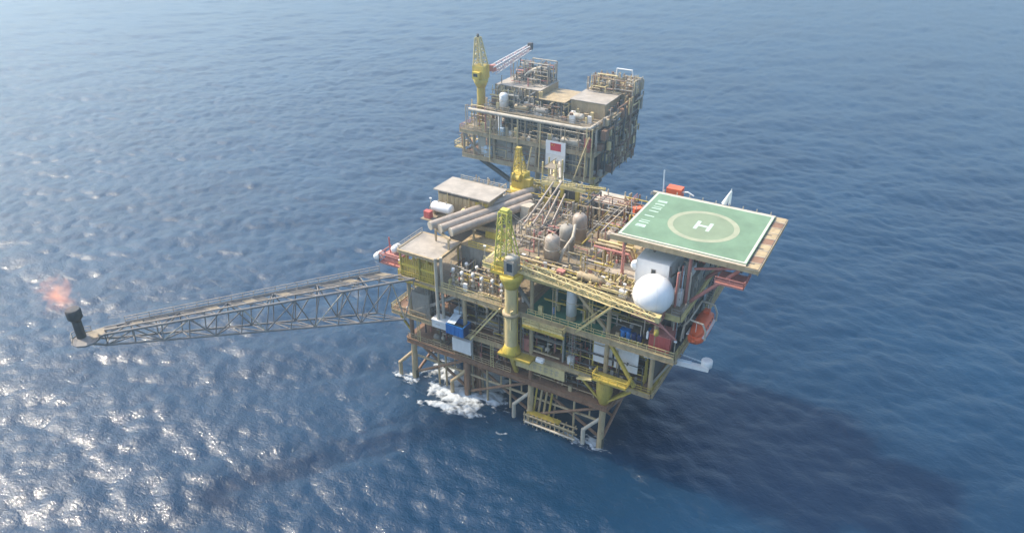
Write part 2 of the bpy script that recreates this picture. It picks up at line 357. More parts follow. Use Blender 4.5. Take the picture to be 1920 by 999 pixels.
# cantilever walkway right of the crane pedestal on the middle deck
P(pf, 'walkway', 'pale_yellow', 'box', 25.8, 33.8, -1.1, .3, 24.3, 24.55); rail([(25.8, -1.05, 24.55), (33.8, -1.05, 24.55), (33.8, .2, 24.55)], 'pale_yellow'); P(pf, 'walkway_beam', 'olive_yellow', 'bar', (25.8, -1.1, 24.0), (34.1, -1.1, 24.0), .3, .55)
# landing in front of the right lower deck
P(pf, 'landing', 'olive_yellow', 'box', 40.0, 46.4, -1.6, .95, 17.6, 17.85); rail([(40, .9, 17.85), (40, -1.55, 17.85), (46.4, -1.55, 17.85), (46.4, .9, 17.85)], 'yellow', t=.07)
m = MB().bar((40, -1.2, 17.4), (37, -.4, 16.2), .7, .2).bar((40, -1.6, 17.4), (36.8, -.9, 16.2), .12, .3); m.build('ramp', 'pale_yellow', pf)
# boat landing
m = MB()
for y in (.2, 1.4):
    for z in (.9, 2.4): m.tube((25.5, y, z), (36.5, y, z), .2, 8)
for k in range(12): m.tube((25.7+k*.95, .2, -.8), (25.7+k*.95, .2, 3.0), .13, 6)
for k in range(6): m.bar((26+k*2, .2, 2.5), (26+k*2, 2.0, 2.5), .2)
m.build('boat_landing', 'tan_steel', pf); P(pf, 'landing_grating', 'olive_yellow', 'box', 26, 33, .35, 1.7, 2.62, 2.72); P(pf, 'fender', 'pale_steel', 'tube', (26, -.15, 1.0), (36.8, -.15, 1.0), .22, 8)
# conductors and risers
for k in range(7):
    x = 10.2+k*.62; y = 3.0+(k % 3)*.9; P(pf, 'conductor', 'tan_steel' if k % 2 else 'brown_steel', 'tube', (x, y, -5), (x+random.uniform(-.4, .4), y, 16), .22 if k % 2 else .3, 9)
for k in range(8):
    x = 27.2+k*.55; y = 1.9+(k % 2)*1.1; P(pf, 'riser', 'tan_steel' if k % 3 else 'olive_yellow', 'tube', (x-1.1, y, -4), (x+.5, y, 10), .2, 8)
for x in (4.4, 6.2, 16.2, 21.5, 35.4): P(pf, 'caisson', 'tan_steel', 'tube', (x, 2.0, -5 if x < 20 else 1), (x, 2.0, 10), .22, 8)
# crane pedestal support
P(pf, 'pedestal_bracket', 'olive_yellow', 'box', 20.6, 27.5, -1.4, 1.1, 15.9, 16.38); m = MB().bar((22.9, -.2, 15.8), (22.9, 2, 10.6), .8, .6); m.build('bracket_strut', 'olive_yellow', pf)
for z in (24.8, 32.6): m = MB().lathe((22.9, 0, z), [(1.25, 0), (1.7, .1), (1.7, .7), (1.25, .8)], 18); m.build('pedestal_collar', 'tan_steel', pf)
# stairs between decks on the front
def stair(p, q, w=1.0, mt='pale_yellow'):
    p = Vector(p); q = Vector(q); d = (q-p); side = Vector((-d.y, d.x, 0)).normalized()*w/2; m = MB()
    for s_ in (side, -side): m.bar(p+s_, q+s_, .1, .28); m.bar(p+s_+Vector((0,0,1)), q+s_+Vector((0,0,1)), .06)
    n = int(abs(d.z)/.32)
    for k in range(n):
        c = p.lerp(q, (k+.5)/n); m.bar(c-side, c+side, .28, .05)
    m.build('stair', mt, pf)
stair((14, .0, 16.4), (20.5, .0, 25.4)); stair((53.9, 14, 25.6), (53.9, 23, 33.5), mt='grey_steel'); stair((36, .0, 25.6), (43, -.1, 33.5)); stair((8, 2.3, 10.4), (15, 2.3, 16.3), mt='tan_steel'); stair((-5, 8, 16.4), (-3.6, 17, 25.5))
# pipework fixed under and along the decks
def pipes(n, x0, x1, y0, y1, z0, z1, mts, par=None, r=(.06, .16), nm='pipe', axs='xxyz'):
    for k in range(n):
        ax = random.choice(axs); p = Vector((random.uniform(x0, x1), random.uniform(y0, y1), random.uniform(z0, z1))); q = p.copy(); L_ = random.uniform(.3, .8)
        if ax == 'x': q.x = min(x1, p.x+L_*(x1-x0)*.6)
        elif ax == 'y': q.y = min(y1, p.y+L_*(y1-y0))
        else: p.z = z0; q.z = z1
        pts = [p, q]; e = q.copy(); e.z = z0 if random.random() < .6 else z1
        if ax != 'z' and abs(e.z-q.z) > .4: pts.append(e)
        m = MB().path(pts, random.uniform(*r), 7)
        if random.random() < .4: m.lathe(p.lerp(q, .5), [(.22, -.12), (.3, -.1), (.3, .1), (.22, .12)], 8, {'x':'x','y':'y','z':'z'}[ax])
        m.build(nm, random.choice(mts), par if par is not None else pf)
pipes(44, -2, 24, 1.5, 8.5, 17, 24.5, ['grey_steel', 'pale_steel', 'tan_steel', 'dark_steel', 'pale_blue'])
pipes(22, -2, 40, 1.6, 12, 11, 15.6, ['brown_steel', 'tan_steel', 'grey_steel', 'pink_red'])
pipes(56, 17, 47, 1.5, 14, 26.2, 32.6, ['tan_steel', 'pale_yellow', 'grey_steel', 'olive_yellow', 'pale_steel'])
pipes(20, 7, 20, 1.4, 8, 25.8, 30.5, ['tan_steel', 'grey_steel', 'pale_steel'])
pipes(24, 26, 37.5, 1.5, 7.5, 17, 24.5, ['dark_green', 'grey_steel', 'pink_red'])
pipes(18, 49.8, 53.2, 2, 29, 26, 33, ['grey_steel', 'dark_steel', 'pale_steel'])

# small fixtures: junction boxes, cable trays, hose reels, kick plates along the edges
for z, x0, x1, y, mts in ((16.4, -5, 49, 1.6, ['grey_steel', 'red', 'dirty_white', 'tan_steel', 'olive_yellow']), (25.6, 7, 52, 1.4, ['pale_yellow', 'dirty_white', 'red', 'blue', 'tan_steel', 'grey_steel']), (33.6, 17, 44, 1.8, ['pale_yellow', 'tan_steel', 'dirty_white', 'pink_red', 'cream']), (10.4, -2, 41, 1.7, ['brown_steel', 'tan_steel', 'pink_red'])):
    for k in range(22):
        x = random.uniform(x0, x1); yy = y+random.uniform(0, 5); sx, sy, sz = random.uniform(.2, .9), random.uniform(.2, .6), random.uniform(.5, 1.9)
        P(pf, 'junction_box', random.choice(mts), 'box', x-sx/2, x+sx/2, yy-sy/2, yy+sy/2, z+.02, z+sz)
for z, x0, x1, y in ((24.2, -2, 52, 1.0), (32.3, 17, 52, 1.5), (15.2, -5, 49, 1.7), (31.0, 17, 47, 6), (23.6, 2, 38, 4)):
    P(pf, 'cable_tray', 'pale_steel', 'box', x0, x1, y, y+.5, z, z+.1); P(pf, 'cable_tray', 'tan_steel', 'box', x0, x1, y+.8, y+1.1, z-.4, z-.32)
for x, z0, z1 in ((3.2, 16.4, 25), (24.6, 16.4, 25), (38, 25.6, 33), (31, 25.6, 33), (21.4, 25.6, 33), (35, 16.4, 25), (0.6, 10.4, 16), (18, 10.4, 16)):
    m = MB(); [m.bar((x+s_*.3, .95, z0), (x+s_*.3, .95, z1), .09) for s_ in (-1, 1)]; [m.bar((x-.3, .95, z0+.4*k), (x+.3, .95, z0+.4*k), .06) for k in range(1, int((z1-z0)/.4))]; m.build('ladder', random.choice(['pale_yellow', 'tan_steel', 'grey_steel']), pf)

for a, b, y in ((-1.6, 11.6, 8), (11.6, 26.2, 8), (26.2, 41.2, 8), (-1.6, 11.6, 16), (11.6, 26.2, 16), (26.2, 41.2, 16)):
    P(pf, 'brace', 'brown_steel', 'tube', (a, y, 9), (b, y, 2.5), .28, 7); P(pf, 'brace', 'dark_steel', 'tube', (a, y+.6, 2), (b, y+.6, 9), .28, 7); P(pf, 'horizontal_brace', 'brown_steel', 'tube', (a, y+.3, 6), (b, y+.3, 6), .25, 7)
for x in (8.2, 19.2, 23.8, 30.4, 38.4): P(pf, 'hanger', 'tan_steel', 'tube', (x, 2.4, 5.5), (x, 2.4, 9.6), .18, 7)
# ================================================================== FLARE BOOM
fb = thing('flare_boom', 'long grey lattice boom reaching out from the platform over the water to the flare', 'flare boom', (-2.4, -1.2, 16.5))
A0, A1, A2, A3 = Vector((-6.0, -1.6, 26.2)), Vector((1.5, -.25, 26.2)), Vector((-.4, -1.9, 17.2)), Vector((-6.6, -2.9, 17.2))
B0, B1, B2, B3 = Vector((-35.5, -40.6, 26.2)), Vector((-33.6, -41.9, 26.2)), Vector((-33.7, -41.9, 24.0)), Vector((-35.4, -40.6, 24.0))
for a, b in ((A0, B0), (A1, B1)): P(fb, 'chord', 'brown_grey', 'tube', a, b, .24, 9)
for a, b in ((A2, B2), (A3, B3)): P(fb, 'chord', 'brown_grey', 'tube', a, b, .20, 9)
NB = 12
fr = [1-(1-k/NB)**1.0 for k in range(NB+1)]
for k in range(NB+1):
    q = [a.lerp(b, fr[k]) for a, b in ((A0, B0), (A1, B1), (A2, B2), (A3, B3))]
    for i, j in ((0, 1), (1, 2), (2, 3), (3, 0)): P(fb, 'strut', 'brown_grey', 'tube', q[i], q[j], .11, 7)
    if k < NB:
        w = [a.lerp(b, fr[k+1]) for a, b in ((A0, B0), (A1, B1), (A2, B2), (A3, B3))]; o = k % 2
        for i, j in ((1, 2), (0, 3), (3, 2), (0, 1)):
            P(fb, 'lattice_brace', 'pale_steel' if i == 1 and k % 3 == 0 else 'brown_grey', 'tube', q[i] if o else q[j], w[j] if o else w[i], .13, 7)
# walkway of grating with gaps, pipe and railing
for k in range(24):
    t0, t1 = (k+.06)/24, (k+.94)/24
    if k % 4 == 2: continue
    a, b = A0.lerp(B0, t0), A1.lerp(B1, t0); c, d = A0.lerp(B0, t1), A1.lerp(B1, t1); z = Vector((0, 0, .12))
    m = MB(); p = [a.lerp(b, .12)+z, a.lerp(b, .40)+z, c.lerp(d, .40)+z, c.lerp(d, .12)+z]; m.quad(p); m.quad([v-Vector((0,0,.08)) for v in reversed(p)]); m.build('grating_panel', 'dark_steel' if k % 3 else 'grating', fb)
for f_, r in ((.62, .16),):
    P(fb, 'flare_pipe', 'pipe_grey', 'tube', A0.lerp(A1, f_)+Vector((0,0,.35)), B0.lerp(B1, f_)+Vector((0,0,.35)), r, 8)
    P(fb, 'lower_pipe', 'brown_grey', 'tube', A3.lerp(A2, f_), B3.lerp(B2, f_), r*.6, 6) if f_ < .6 else None
P(fb, 'railing', 'pipe_grey', 'rail', [A0+Vector((0,0,.2)), A0.lerp(B0, .93)+Vector((0,0,.2))], t=.06, h=1.2, step=1.9)
m = MB(); c0 = Vector((-35.3, -44.3, 26.1))
m.lathe(c0, [(.3, -.4), (2.2, -.3), (2.35, -.1), (2.3, .1)], 10); m.build('end_platform', 'brown_grey', fb); m = MB().rail([c0+Vector((2.2*math.cos(t), 2.2*math.sin(t), .1)) for t in (R_(120), R_(165), R_(210), R_(255))], t=.05); m.build('railing', 'grey_steel', fb)
m = MB(); m.quad([(-34.6, -42.4, 26.2), (-32.4, -43.4, 26.2), (-32.5, -43.5, 28.2), (-34.8, -42.4, 28.0)]); m.quad([(-34.66, -42.5, 26.2), (-34.86, -42.5, 28.0), (-32.56, -43.6, 28.2), (-32.46, -43.5, 26.2)]); m.build('heat_shield', 'pale_steel', fb)
m = MB()
for a, b in ((B0, (-37.0, -43.6, 26.0)), (B1, (-33.9, -45.2, 26.0)), (B2, (-34.3, -44.6, 25.7)), (B3, (-36.4, -43.6, 25.7))): m.tube(a, b, .2, 7)
m.build('end_link', 'brown_grey', fb); m = MB(); m.quad([(-35.5, -40.7, 26.32), (-33.6, -41.9, 26.32), (-34.0, -44.0, 26.3), (-36.6, -43.0, 26.3)]); m.quad([(-36.6, -43.0, 26.24), (-34.0, -44.0, 26.24), (-33.6, -41.9, 26.26), (-35.5, -40.7, 26.26)]); m.build('grating_panel', 'grating', fb)
fs = thing('flare_stack', 'black upright burner stack at the tip of the long boom', 'flare stack', (-36.4, -44.3, 26.2))
P(fs, 'stack_pipe', 'black', 'tube', (-36.4, -44.3, 26.15), (-36.4, -44.3, 30.4), .75, 14); m = MB().lathe((-36.4, -44.3, 30), [(.8, -.4), (1.2, .1), (1.25, 1.5), (1.05, 1.8)], 16); m.build('burner_head', 'black', fs)
P(fs, 'pilot_pipe', 'pale_steel', 'path', [(-37.3, -44.2, 26.2), (-37.4, -44.2, 29.2), (-37.4, -44.2, 30.6)], .1, 6); P(fs, 'ladder', 'pale_steel', 'path', [(-37.1, -43.7, 26.2), (-37.1, -43.7, 29.8)], .09, 6)
# ================================================================== HELIDECK
HZ = 44.0; hx0, hx1, hy0, hy1 = 40.5, 61.6, 4.2, 23.2
hd = thing('helideck', 'green helicopter landing deck with a white letter H inside a pale ring', 'helideck', (51, 13.5, 34))
P(hd, 'deck_plate', 'heli_green', 'box', hx0, hx1, hy0, hy1, HZ-.25, HZ)
for a in ((hx0-1.0, hx1, hy0-.5, hy0-.02), (hx0-1.0, hx1, hy1+.02, hy1+.6)): P(hd, 'edge_walkway', 'pale_steel', 'box', a[0], a[1], a[2], a[3], HZ-.75, HZ-.1)
P(hd, 'edge_fascia', 'tan_steel', 'box', hx0-1, hx1+1.9, hy0-.64, hy0-.51, HZ-1.05, HZ-.12); P(hd, 'edge_fascia', 'tan_steel', 'box', hx1+1.92, hx1+2.06, hy0-.6, hy1+.9, HZ-1.2, HZ-.45)
for k in range(9):                             # safety net frames along the right edge
    y = hy0-.6+k*(hy1-hy0+1.5)/9; d = (hy1-hy0+1.5)/9
    P(hd, 'net_panel', 'brown_steel' if k % 3 == 1 else 'tan_steel', 'box', hx1+.05, hx1+1.85, y+.06, y+d-.06, HZ-.45, HZ-.36); P(hd, 'net_frame', 'pale_steel', 'bar', (hx1+.02, y, HZ-.4), (hx1+1.9, y, HZ-.3), .12)
z = HZ+.004
def flat(par, name, mt, pts, zz=z, th=.01): m = MB(); n = len(pts); m.quad([(x, y, zz+th) for x, y in pts]); m.quad([(x, y, zz) for x, y in reversed(pts)]); [m.quad([(*pts[i], zz), (*pts[(i+1) % n], zz), (*pts[(i+1) % n], zz+th), (*pts[i], zz+th)]) for i in range(n)]; return m.build(name, mt, par)
def rect(x0, x1, y0, y1): return [(x0, y0), (x1, y0), (x1, y1), (x0, y1)]
e = .36
for q in (rect(hx0+.1, hx1-.1, hy0+.1, hy0+.1+e), rect(hx0+.1, hx1-.1, hy1-.1-e, hy1-.1), rect(hx0+.1, hx0+.1+e, hy0+.1+e, hy1-.1-e), rect(hx1-.1-e, hx1-.1, hy0+.1+e, hy1-.1-e)): flat(hd, 'border_line', 'line_white', q)
cx, cy = 52.0, 13.6
m = MB(); n = 48
def ringflat(r0, r1, mt, nm, zz):
    m = MB()
    for k in range(48):
        a, b = 2*math.pi*k/48, 2*math.pi*(k+1)/48
        m.quad([(cx+r0*math.cos(a), cy+r0*math.sin(a), zz), (cx+r1*math.cos(a), cy+r1*math.sin(a), zz), (cx+r1*math.cos(b), cy+r1*math.sin(b), zz), (cx+r0*math.cos(b), cy+r0*math.sin(b), zz)])
    return m.build(nm, mt, hd)
flat(hd, 'inner_disc', 'heli_inner', [(cx+5.6*math.cos(2*math.pi*k/48), cy+5.6*math.sin(2*math.pi*k/48)) for k in range(48)], HZ+.004, .004)
ringflat(5.0, 5.9, 'line_beige', 'landing_ring', HZ+.016)
zz = HZ+.014
m = MB()
for x in (cx-1.35, cx+.75): m.box(x, x+.6, cy-1.6, cy+1.6, zz, zz+.008)
m.box(cx-.75, cx+.75, cy-.3, cy+.3, zz, zz+.008); m.build('letter_h', 'text_white', hd)
# painted name along the left edge, read from the left side (strokes too soft in the photo to read)
ty = 8.3
for gl, adv in (((1,1,0,1,1), 1.75), ((1,0,1,0,1), 2.3), ((0,1,0,0,0), 2.1), ((0,1,0,0,0), 1.7), ((1,0,0,1,1), 1.5), ((0,1,1,1,0), 1.5), ((1,1,0,1,0), 1.4)):
    m = MB(); x0, w, hgt = 41.9, .95, 1.7
    if gl[0]: m.box(x0, x0+hgt, ty, ty+.28, z, z+.01)
    if gl[1]: m.box(x0, x0+hgt, ty+.42, ty+.74, z, z+.01)
    if gl[2]: m.box(x0+.02, x0+.3, ty+.29, ty+.41, z, z+.01)
    if gl[3]: m.box(x0+hgt-.3, x0+hgt-.02, ty+.29, ty+.41, z, z+.01)
    if gl[4]: m.box(x0+.1, x0+hgt-.02, ty+.8, ty+1.0, z, z+.01)
    m.build('painted_letter', 'text_white', hd); ty += adv
# under-structure
for y in (5.5, 11, 16.5, 22): P(hd, 'deck_beam', 'dark_steel', 'bar', (hx0, y, HZ-.85), (hx1+1, y, HZ-.85), .35, 1.0)
for x in (42, 47, 52, 57, 61): P(hd, 'deck_beam', 'dark_steel', 'bar', (x, hy0, HZ-1.5), (x, hy1, HZ-1.5), .35, .6)
for y in (5.5, 14, 22): 
    P(hd, 'support_brace', 'pink_red', 'tube', (53.4, y, 34), (60.8, y, HZ-1.8), .32, 8); P(hd, 'support_brace', 'pink_red', 'tube', (53.4, y+.5, 40), (60.8, y+.5, HZ-1.9), .24, 8); P(hd, 'support_post', 'pink_red', 'tube', (52.8, y, 33.6), (52.8, y, HZ-1.2), .3, 8)
P(hd, 'support_brace', 'pink_red', 'tube', (60.8, 5.5, HZ-2), (60.8, 22, HZ-2), .25, 8); P(hd, 'support_post', 'pink_red', 'tube', (41.2, 6, 33.6), (41.2, 6, HZ-1.2), .3, 8); P(hd, 'support_post', 'pink_red', 'tube', (41.2, 21, 33.6), (41.2, 21, HZ-1.2), .3, 8)
P(hd, 'access_platform', 'pink_red', 'box', 57.5, 62.0, 3.0, 7.5, 40.0, 40.15); m = MB().rail([(57.5, 3.0, 40.15), (62, 3.0, 40.15), (62, 7.5, 40.15)]); m.build('railing', 'pink_red', hd)
m = MB()
for x, y in [(hx0+1+k*2.4, hy1+.75) for k in range(9)]+[(hx0-.8, hy0+1+k*2.4) for k in range(8)]: m.tube((x, y, HZ-.3), (x, y, HZ+.35), .09, 6)
m.build('edge_light', 'pale_steel', hd)
ws = thing('windsock', 'white windsock standing on the far edge of the helideck', 'windsock', (53.4, 24.0, 43.2))
P(ws, 'pole', 'white', 'tube', (53.4, 24.2, 43.2), (53.4, 24.2, 47.0), .08, 6); m = MB().tube((53.4, 24.2, 46.6), (52.5, 24.1, 44.0), .14, 10, r2=.5); m.tube((53.4, 24.2, 46.5), (53.4, 24.2, 44.0), .2, 8, r2=.26); m.build('sock', 'white', ws)
fm = thing('foam_monitor', 'orange red fire monitor cabin behind the far left helideck corner', 'fire monitor', (42.4, 26.2, 40))
P(fm, 'cabinet', 'orange', 'box', 41.4, 44.2, 25.2, 27.2, 42.0, 44.3); P(fm, 'base', 'cream', 'box', 41.2, 44.5, 24.9, 27.4, 41.3, 41.98); P(fm, 'post', 'pink_red', 'tube', (42.8, 26.2, 33.6), (42.8, 26.2, 41.3), .3, 8); P(fm, 'nozzle', 'white', 'path', [(44.2, 26.2, 43.6), (45.2, 26.2, 43.8), (46.4, 26.2, 43.3)], .14, 6); P(fm, 'mast', 'pale_blue', 'tube', (40.8, 25.6, 43), (40.4, 26.2, 47.2), .12, 6)
fm2 = copy_tree(fm, (35.2, 27.5, 35.2), 'small red fire monitor low behind the left edge of the helideck', rotz=.8, scale=(.62, .62, .62))
# ================================================================== QUARTERS, WHITE CABIN, DOME, BOATS
qh = thing('quarters_block', 'pale quarters block with dark windows beneath the helideck', 'building', (50, 16, 33.6))
P(qh, 'wall', 'pale_blue', 'box', 46.2, 50.6, 13.0, 29, 33.62, 41.2); P(qh, 'roof', 'grey_steel', 'box', 46.0, 50.8, 12.9, 29.2, 41.22, 41.4); P(qh, 'wall', 'grey_steel', 'box', 50.7, 53.2, 8, 28, 33.62, 37.0); P(qh, 'wall', 'dark_steel', 'box', 49.3, 52.2, 6, 29, 25.62, 32.4)
for k in range(6):
    y = 14.2+k*2.4; f = P(qh, 'window', 'dirty_white', 'box', 50.61, 50.68, y, y+1.3, 38.2, 39.4); P(f, 'pane', 'glass_dark', 'box', 50.69, 50.71, y+.12, y+1.18, 38.32, 39.28)
for k in range(5):
    y = 9+k*3.7; f = P(qh, 'window', 'dirty_white', 'box', 53.21, 53.28, y, y+1.4, 34.8, 36.0); P(f, 'pane', 'glass_dark', 'box', 53.29, 53.31, y+.12, y+1.28, 34.92, 35.88)
wc = thing('white_cabin', 'white boxy cabin with one small window in front of the helideck', 'cabin', (47.2, 4.1, 33.6))
P(wc, 'wall', 'white', 'box', 44.4, 49.8, 4.1, 12.5, 33.62, 40.3); P(wc, 'roof', 'white', 'box', 44.3, 49.9, 4.0, 12.6, 40.32, 40.5)
f = P(wc, 'window', 'grey_steel', 'box', 46.9, 47.7, 4.02, 4.09, 38.2, 39.1); P(f, 'pane', 'glass_dark', 'box', 47.0, 47.6, 3.99, 4.01, 38.3, 39.0); P(wc, 'door', 'pale_blue', 'box', 49.81, 49.88, 9.2, 10.2, 34.0, 36.1)
P(wc, 'side_pipe', 'grey_steel', 'path', [(50.05, 4.4, 40.2), (50.05, 5.0, 38.0), (50.05, 11.5, 36.2)], .14, 6); m = MB().ball((44.0, 4.9, 38.6), .95, 14, 8); m.tube((44.0, 4.9, 34), (44.0, 4.9, 38), .12, 6); m.build('small_dish', 'white', wc)
for a in ((44.28, 44.4), (49.8, 49.92)): P(wc, 'corner_trim', 'dirty_white', 'box', a[0], a[1], 4.0, 4.12, 33.62, 40.3)
dm = thing('radome', 'large white round radome on the platform edge below the white cabin', 'radome', (48.7, .6, 33.5))
m = MB().ball((48.75, .55, 36.7), 3.3, 28, 18); m.build('dome', 'white', dm); P(dm, 'pedestal', 'dirty_white', 'tube', (48.75, .55, 33.0), (48.75, .55, 34.2), 1.2, 16); P(dm, 'flange', 'dirty_white', 'lathe', (48.75, .55, 34.3), [(1.9, -.1), (2.1, 0), (1.9, .12)], 20)
m = MB()
for u in range(6):
    t = 2*math.pi*u/6; pts = [Vector((48.75+3.305*math.sin(a)*math.cos(t), .55+3.305*math.sin(a)*math.sin(t), 36.7+3.305*math.cos(a))) for a in [math.pi*k/14 for k in range(1, 12)]]
    for p, q in zip(pts, pts[1:]): m.tube(p, q, .02, 4, caps=False)
m.build('panel_seam', 'dirty_white', dm)
P(pf, 'dome_bracket', 'pink_red', 'box', 46.5, 51, -1.4, .7, 32.9, 33.08); P(pf, 'railing', 'pink_red', 'rail', [(46.5, -1.35, 33.1), (51, -1.35, 33.1), (51, .7, 33.1)], t=.07)
def lifeboat(loc, label, mt):
    r = thing('lifeboat', label, 'lifeboat', loc, None); x, y, z = loc
    def loft(sec, nm, mt):
        m = MB(); n = 16; i = 0
        for (yy, w, zb, zt) in sec:
            for k in range(n):
                t = 2*math.pi*k/n; c = (zb+zt)/2; m.v.append((x+w*math.copysign(abs(math.cos(t))**.75, math.cos(t)), y+yy, z+c+(zt-zb)/2*math.copysign(abs(math.sin(t))**.75, math.sin(t))))
        for a in range(len(sec)-1):
            for k in range(n): m.f.append((a*n+k, a*n+(k+1) % n, (a+1)*n+(k+1) % n, (a+1)*n+k)); m.sm.append(True)
        m.f.append(tuple(range(n))); m.f.append(tuple(range((len(sec)-1)*n+n-1, (len(sec)-1)*n-1, -1))); m.sm += [False]*2
        return m.build(nm, mt, r)
    loft([(-4.6, .25, 1.1, 1.7), (-4.2, .9, .6, 1.8), (-3, 1.35, .15, 1.85), (0, 1.5, 0, 1.9), (3, 1.4, .1, 1.85), (4.3, 1.0, .4, 1.8), (4.6, .6, .7, 1.7)], 'hull', mt)
    loft([(-4.1, .3, 1.5, 2.0), (-3.2, 1.0, 1.5, 2.7), (-1.5, 1.25, 1.5, 3.0), (2, 1.25, 1.5, 3.0), (3.6, 1.1, 1.5, 2.7), (4.3, .5, 1.5, 2.1)], 'canopy', mt)
    m = MB().box(x-1.56, x+1.56, y-3.2, y+3.2, z+1.42, z+1.58); m.build('rubbing_strake', 'white', r)
    for k in range(4):
        for s_ in (-1, 1): P(r, 'porthole', 'glass_dark', 'box', x+s_*1.22-.06, x+s_*1.22+.06, y-2+k*1.2, y-1.5+k*1.2, z+2.2, z+2.5)
    P(r, 'steering_dome', 'orange', 'box', x-.5, x+.5, y+2.2, y+3.2, z+2.6, z+3.4)
    return r
lifeboat((55.6, 7.0, 27.4), 'orange enclosed lifeboat hung outermost on the right side with a pale davit frame', 'orange')
dv = thing('lifeboat_davit', 'pale davit frame curving over the orange lifeboat', 'davit', (54, 7, 25.6))
for y in (3.6, 10.2):
    P(dv, 'davit_arm', 'pale_steel', 'path', [(53.2, y, 25.7), (53.6, y, 30.5), (54.4, y, 31.9), (56.6, y, 31.7), (57.2, y, 30.4), (57.2, y, 28.8)], .17, 7); P(dv, 'fall_wire', 'white', 'tube', (55.6, y, 31.8), (55.6, y, 29.2), .05, 5)
P(dv, 'cross_beam', 'pale_steel', 'path', [(54.4, 3.6, 31.9), (54.4, 10.2, 31.9)], .15, 6); P(dv, 'keel_beam', 'dark_steel', 'bar', (53.4, 3, 27.0), (53.4, 11, 27.0), .4)
P(dv, 'winch', 'black', 'box', 52.6, 53.4, 2.0, 3.4, 25.62, 27.4)
pv = thing('chute_beam', 'pale straight beam with a drum at its end jutting out at the lower right', 'beam', (49, 1.6, 24.4))
P(pv, 'beam', 'dirty_white', 'bar', (48.2, 1.2, 24.3), (58.9, 2.4, 24.3), .9, .7); m = MB().lathe((58.3, 3.0, 24.4), [(.8, -.1), (.95, 0), (.95, 1.1), (.8, 1.2)], 12); m.build('drum', 'dirty_white', pv); P(pv, 'stay', 'pale_blue', 'tube', (53.6, 3.4, 24.9), (58.2, 3.2, 24.7), .12, 6); m = MB().rail([(50, 1.35, 24.6), (56, 2.0, 24.6)], t=.04, h=.5); m.build('railing', 'pale_blue', pv)
rc = thing('red_container', 'red closed container on the middle deck under the dome', 'container', (50.2, 2.2, 25.6))
P(rc, 'body', 'red', 'box', 48.6, 52.2, 1.3, 4.6, 25.62, 28.6); P(rc, 'roof', 'pink_red', 'box', 48.5, 52.3, 1.2, 4.7, 28.62, 28.75)
for k in range(7): P(rc, 'rib', 'red', 'box', 48.75+k*.5, 48.95+k*.5, 1.2, 1.3, 25.7, 28.5)
P(rc, 'door', 'pink_red', 'box', 52.21, 52.27, 2.0, 3.6, 25.8, 28.2); P(rc, 'lamp', 'white', 'box', 48.2, 48.5, 1.0, 1.3, 27.6, 29.0)
rt = thing('dome_ladder_frame', 'pink red pipe frame slanting up in front of the dome', 'pipe frame', (48, -.9, 33))
P(rt, 'pipe', 'pink_red', 'path', [(46.2, -1.5, 33.1), (47.6, -1.9, 34.2), (50.6, -1.9, 33.6), (52.8, -1.0, 31.0)], .16, 7); P(rt, 'pipe', 'pink_red', 'path', [(46.4, -1.2, 33.1), (48.4, -2.0, 33.4), (51.6, -1.6, 32.4), (53.6, -.4, 30.0)], .16, 7)
# ================================================================== CRANES
def tri_lattice(par, p, q, w0, w1, h0, h1, n, mt, cm=None, r=.07, lat='lattice'):
    p = Vector(p); q = Vector(q); d = (q-p).normalized(); up = Vector((0,0,1)) if abs(d.z) < .9 else Vector((0,1,0))
    s = d.cross(up).normalized(); u = s.cross(d).normalized()
    def cs(t): c = p.lerp(q, t); w = w0+(w1-w0)*t; h = h0+(h1-h0)*t; return [c+s*w/2+u*h/2, c-s*w/2+u*h/2, c-s*w/2-u*h/2, c+s*w/2-u*h/2]
    a, b = cs(0), cs(1)
    for i in range(4): P(par, 'chord', cm or mt, 'tube', a[i], b[i], r*1.5, 6)
    m = MB()
    for k in range(n):
        e, f = cs(k/n), cs((k+1)/n)
        for i in range(4): j = (i+1) % 4; m.bar(e[i], f[j], r*1.3) if (k+i) % 2 else m.bar(e[j], f[i], r*1.3); m.bar(f[i], f[j], r*1.2)
    m.build(lat, mt, par)
ca = thing('pedestal_crane', 'yellow crane on the tall front pedestal with its lattice boom laid along the deck edge', 'crane', (22.9, 0, 16.4))
X, Y = 22.9, 0
P(ca, 'pedestal', 'cream', 'tube', (X, Y, 16.4), (X, Y, 31.4), 1.22, 22); m = MB().lathe((X, Y, 0), [(1.23, 16.42), (1.75, 16.45), (1.75, 16.9), (1.3, 18.2), (1.23, 18.3)], 20); m.build('base_flange', 'yellow', ca)
m = MB().lathe((X, Y, 0), [(1.24, 30.6), (1.5, 31.2), (2.15, 32.6), (2.2, 33.4), (1.9, 33.5)], 22); m.build('slew_collar', 'yellow', ca)
P(ca, 'machinery_deck', 'yellow', 'box', X-3.4, X+1.3, Y-1.6, Y+1.8, 33.5, 33.85); P(ca, 'railing', 'yellow', 'rail', [(X-3.4, Y+1.7, 33.85), (X-3.4, Y-1.55, 33.85), (X-.9, Y-1.55, 33.85)], t=.06)
cb = P(ca, 'cab', 'grey_steel', 'box', X-.7, X+1.2, Y-1.5, Y+1.0, 33.87, 36.6); P(cb, 'pane', 'glass_dark', 'box', X-.1, X+.95, Y-1.56, Y-1.52, 34.6, 36.2); m = MB().lathe((X+.2, Y-.3, 36.6), [(1.2, .02), (1.1, .5), (.6, .8)], 14); m.build('cab_roof', 'pale_steel', ca)
m = MB().lathe((X-1.9, Y-.8, 34.9), [(.9, 0), (.9, .1), (.6, .12), (.6, 1.6), (.9, 1.62), (.9, 1.72)], 14, 'y'); m.build('winch', 'olive_yellow', ca)
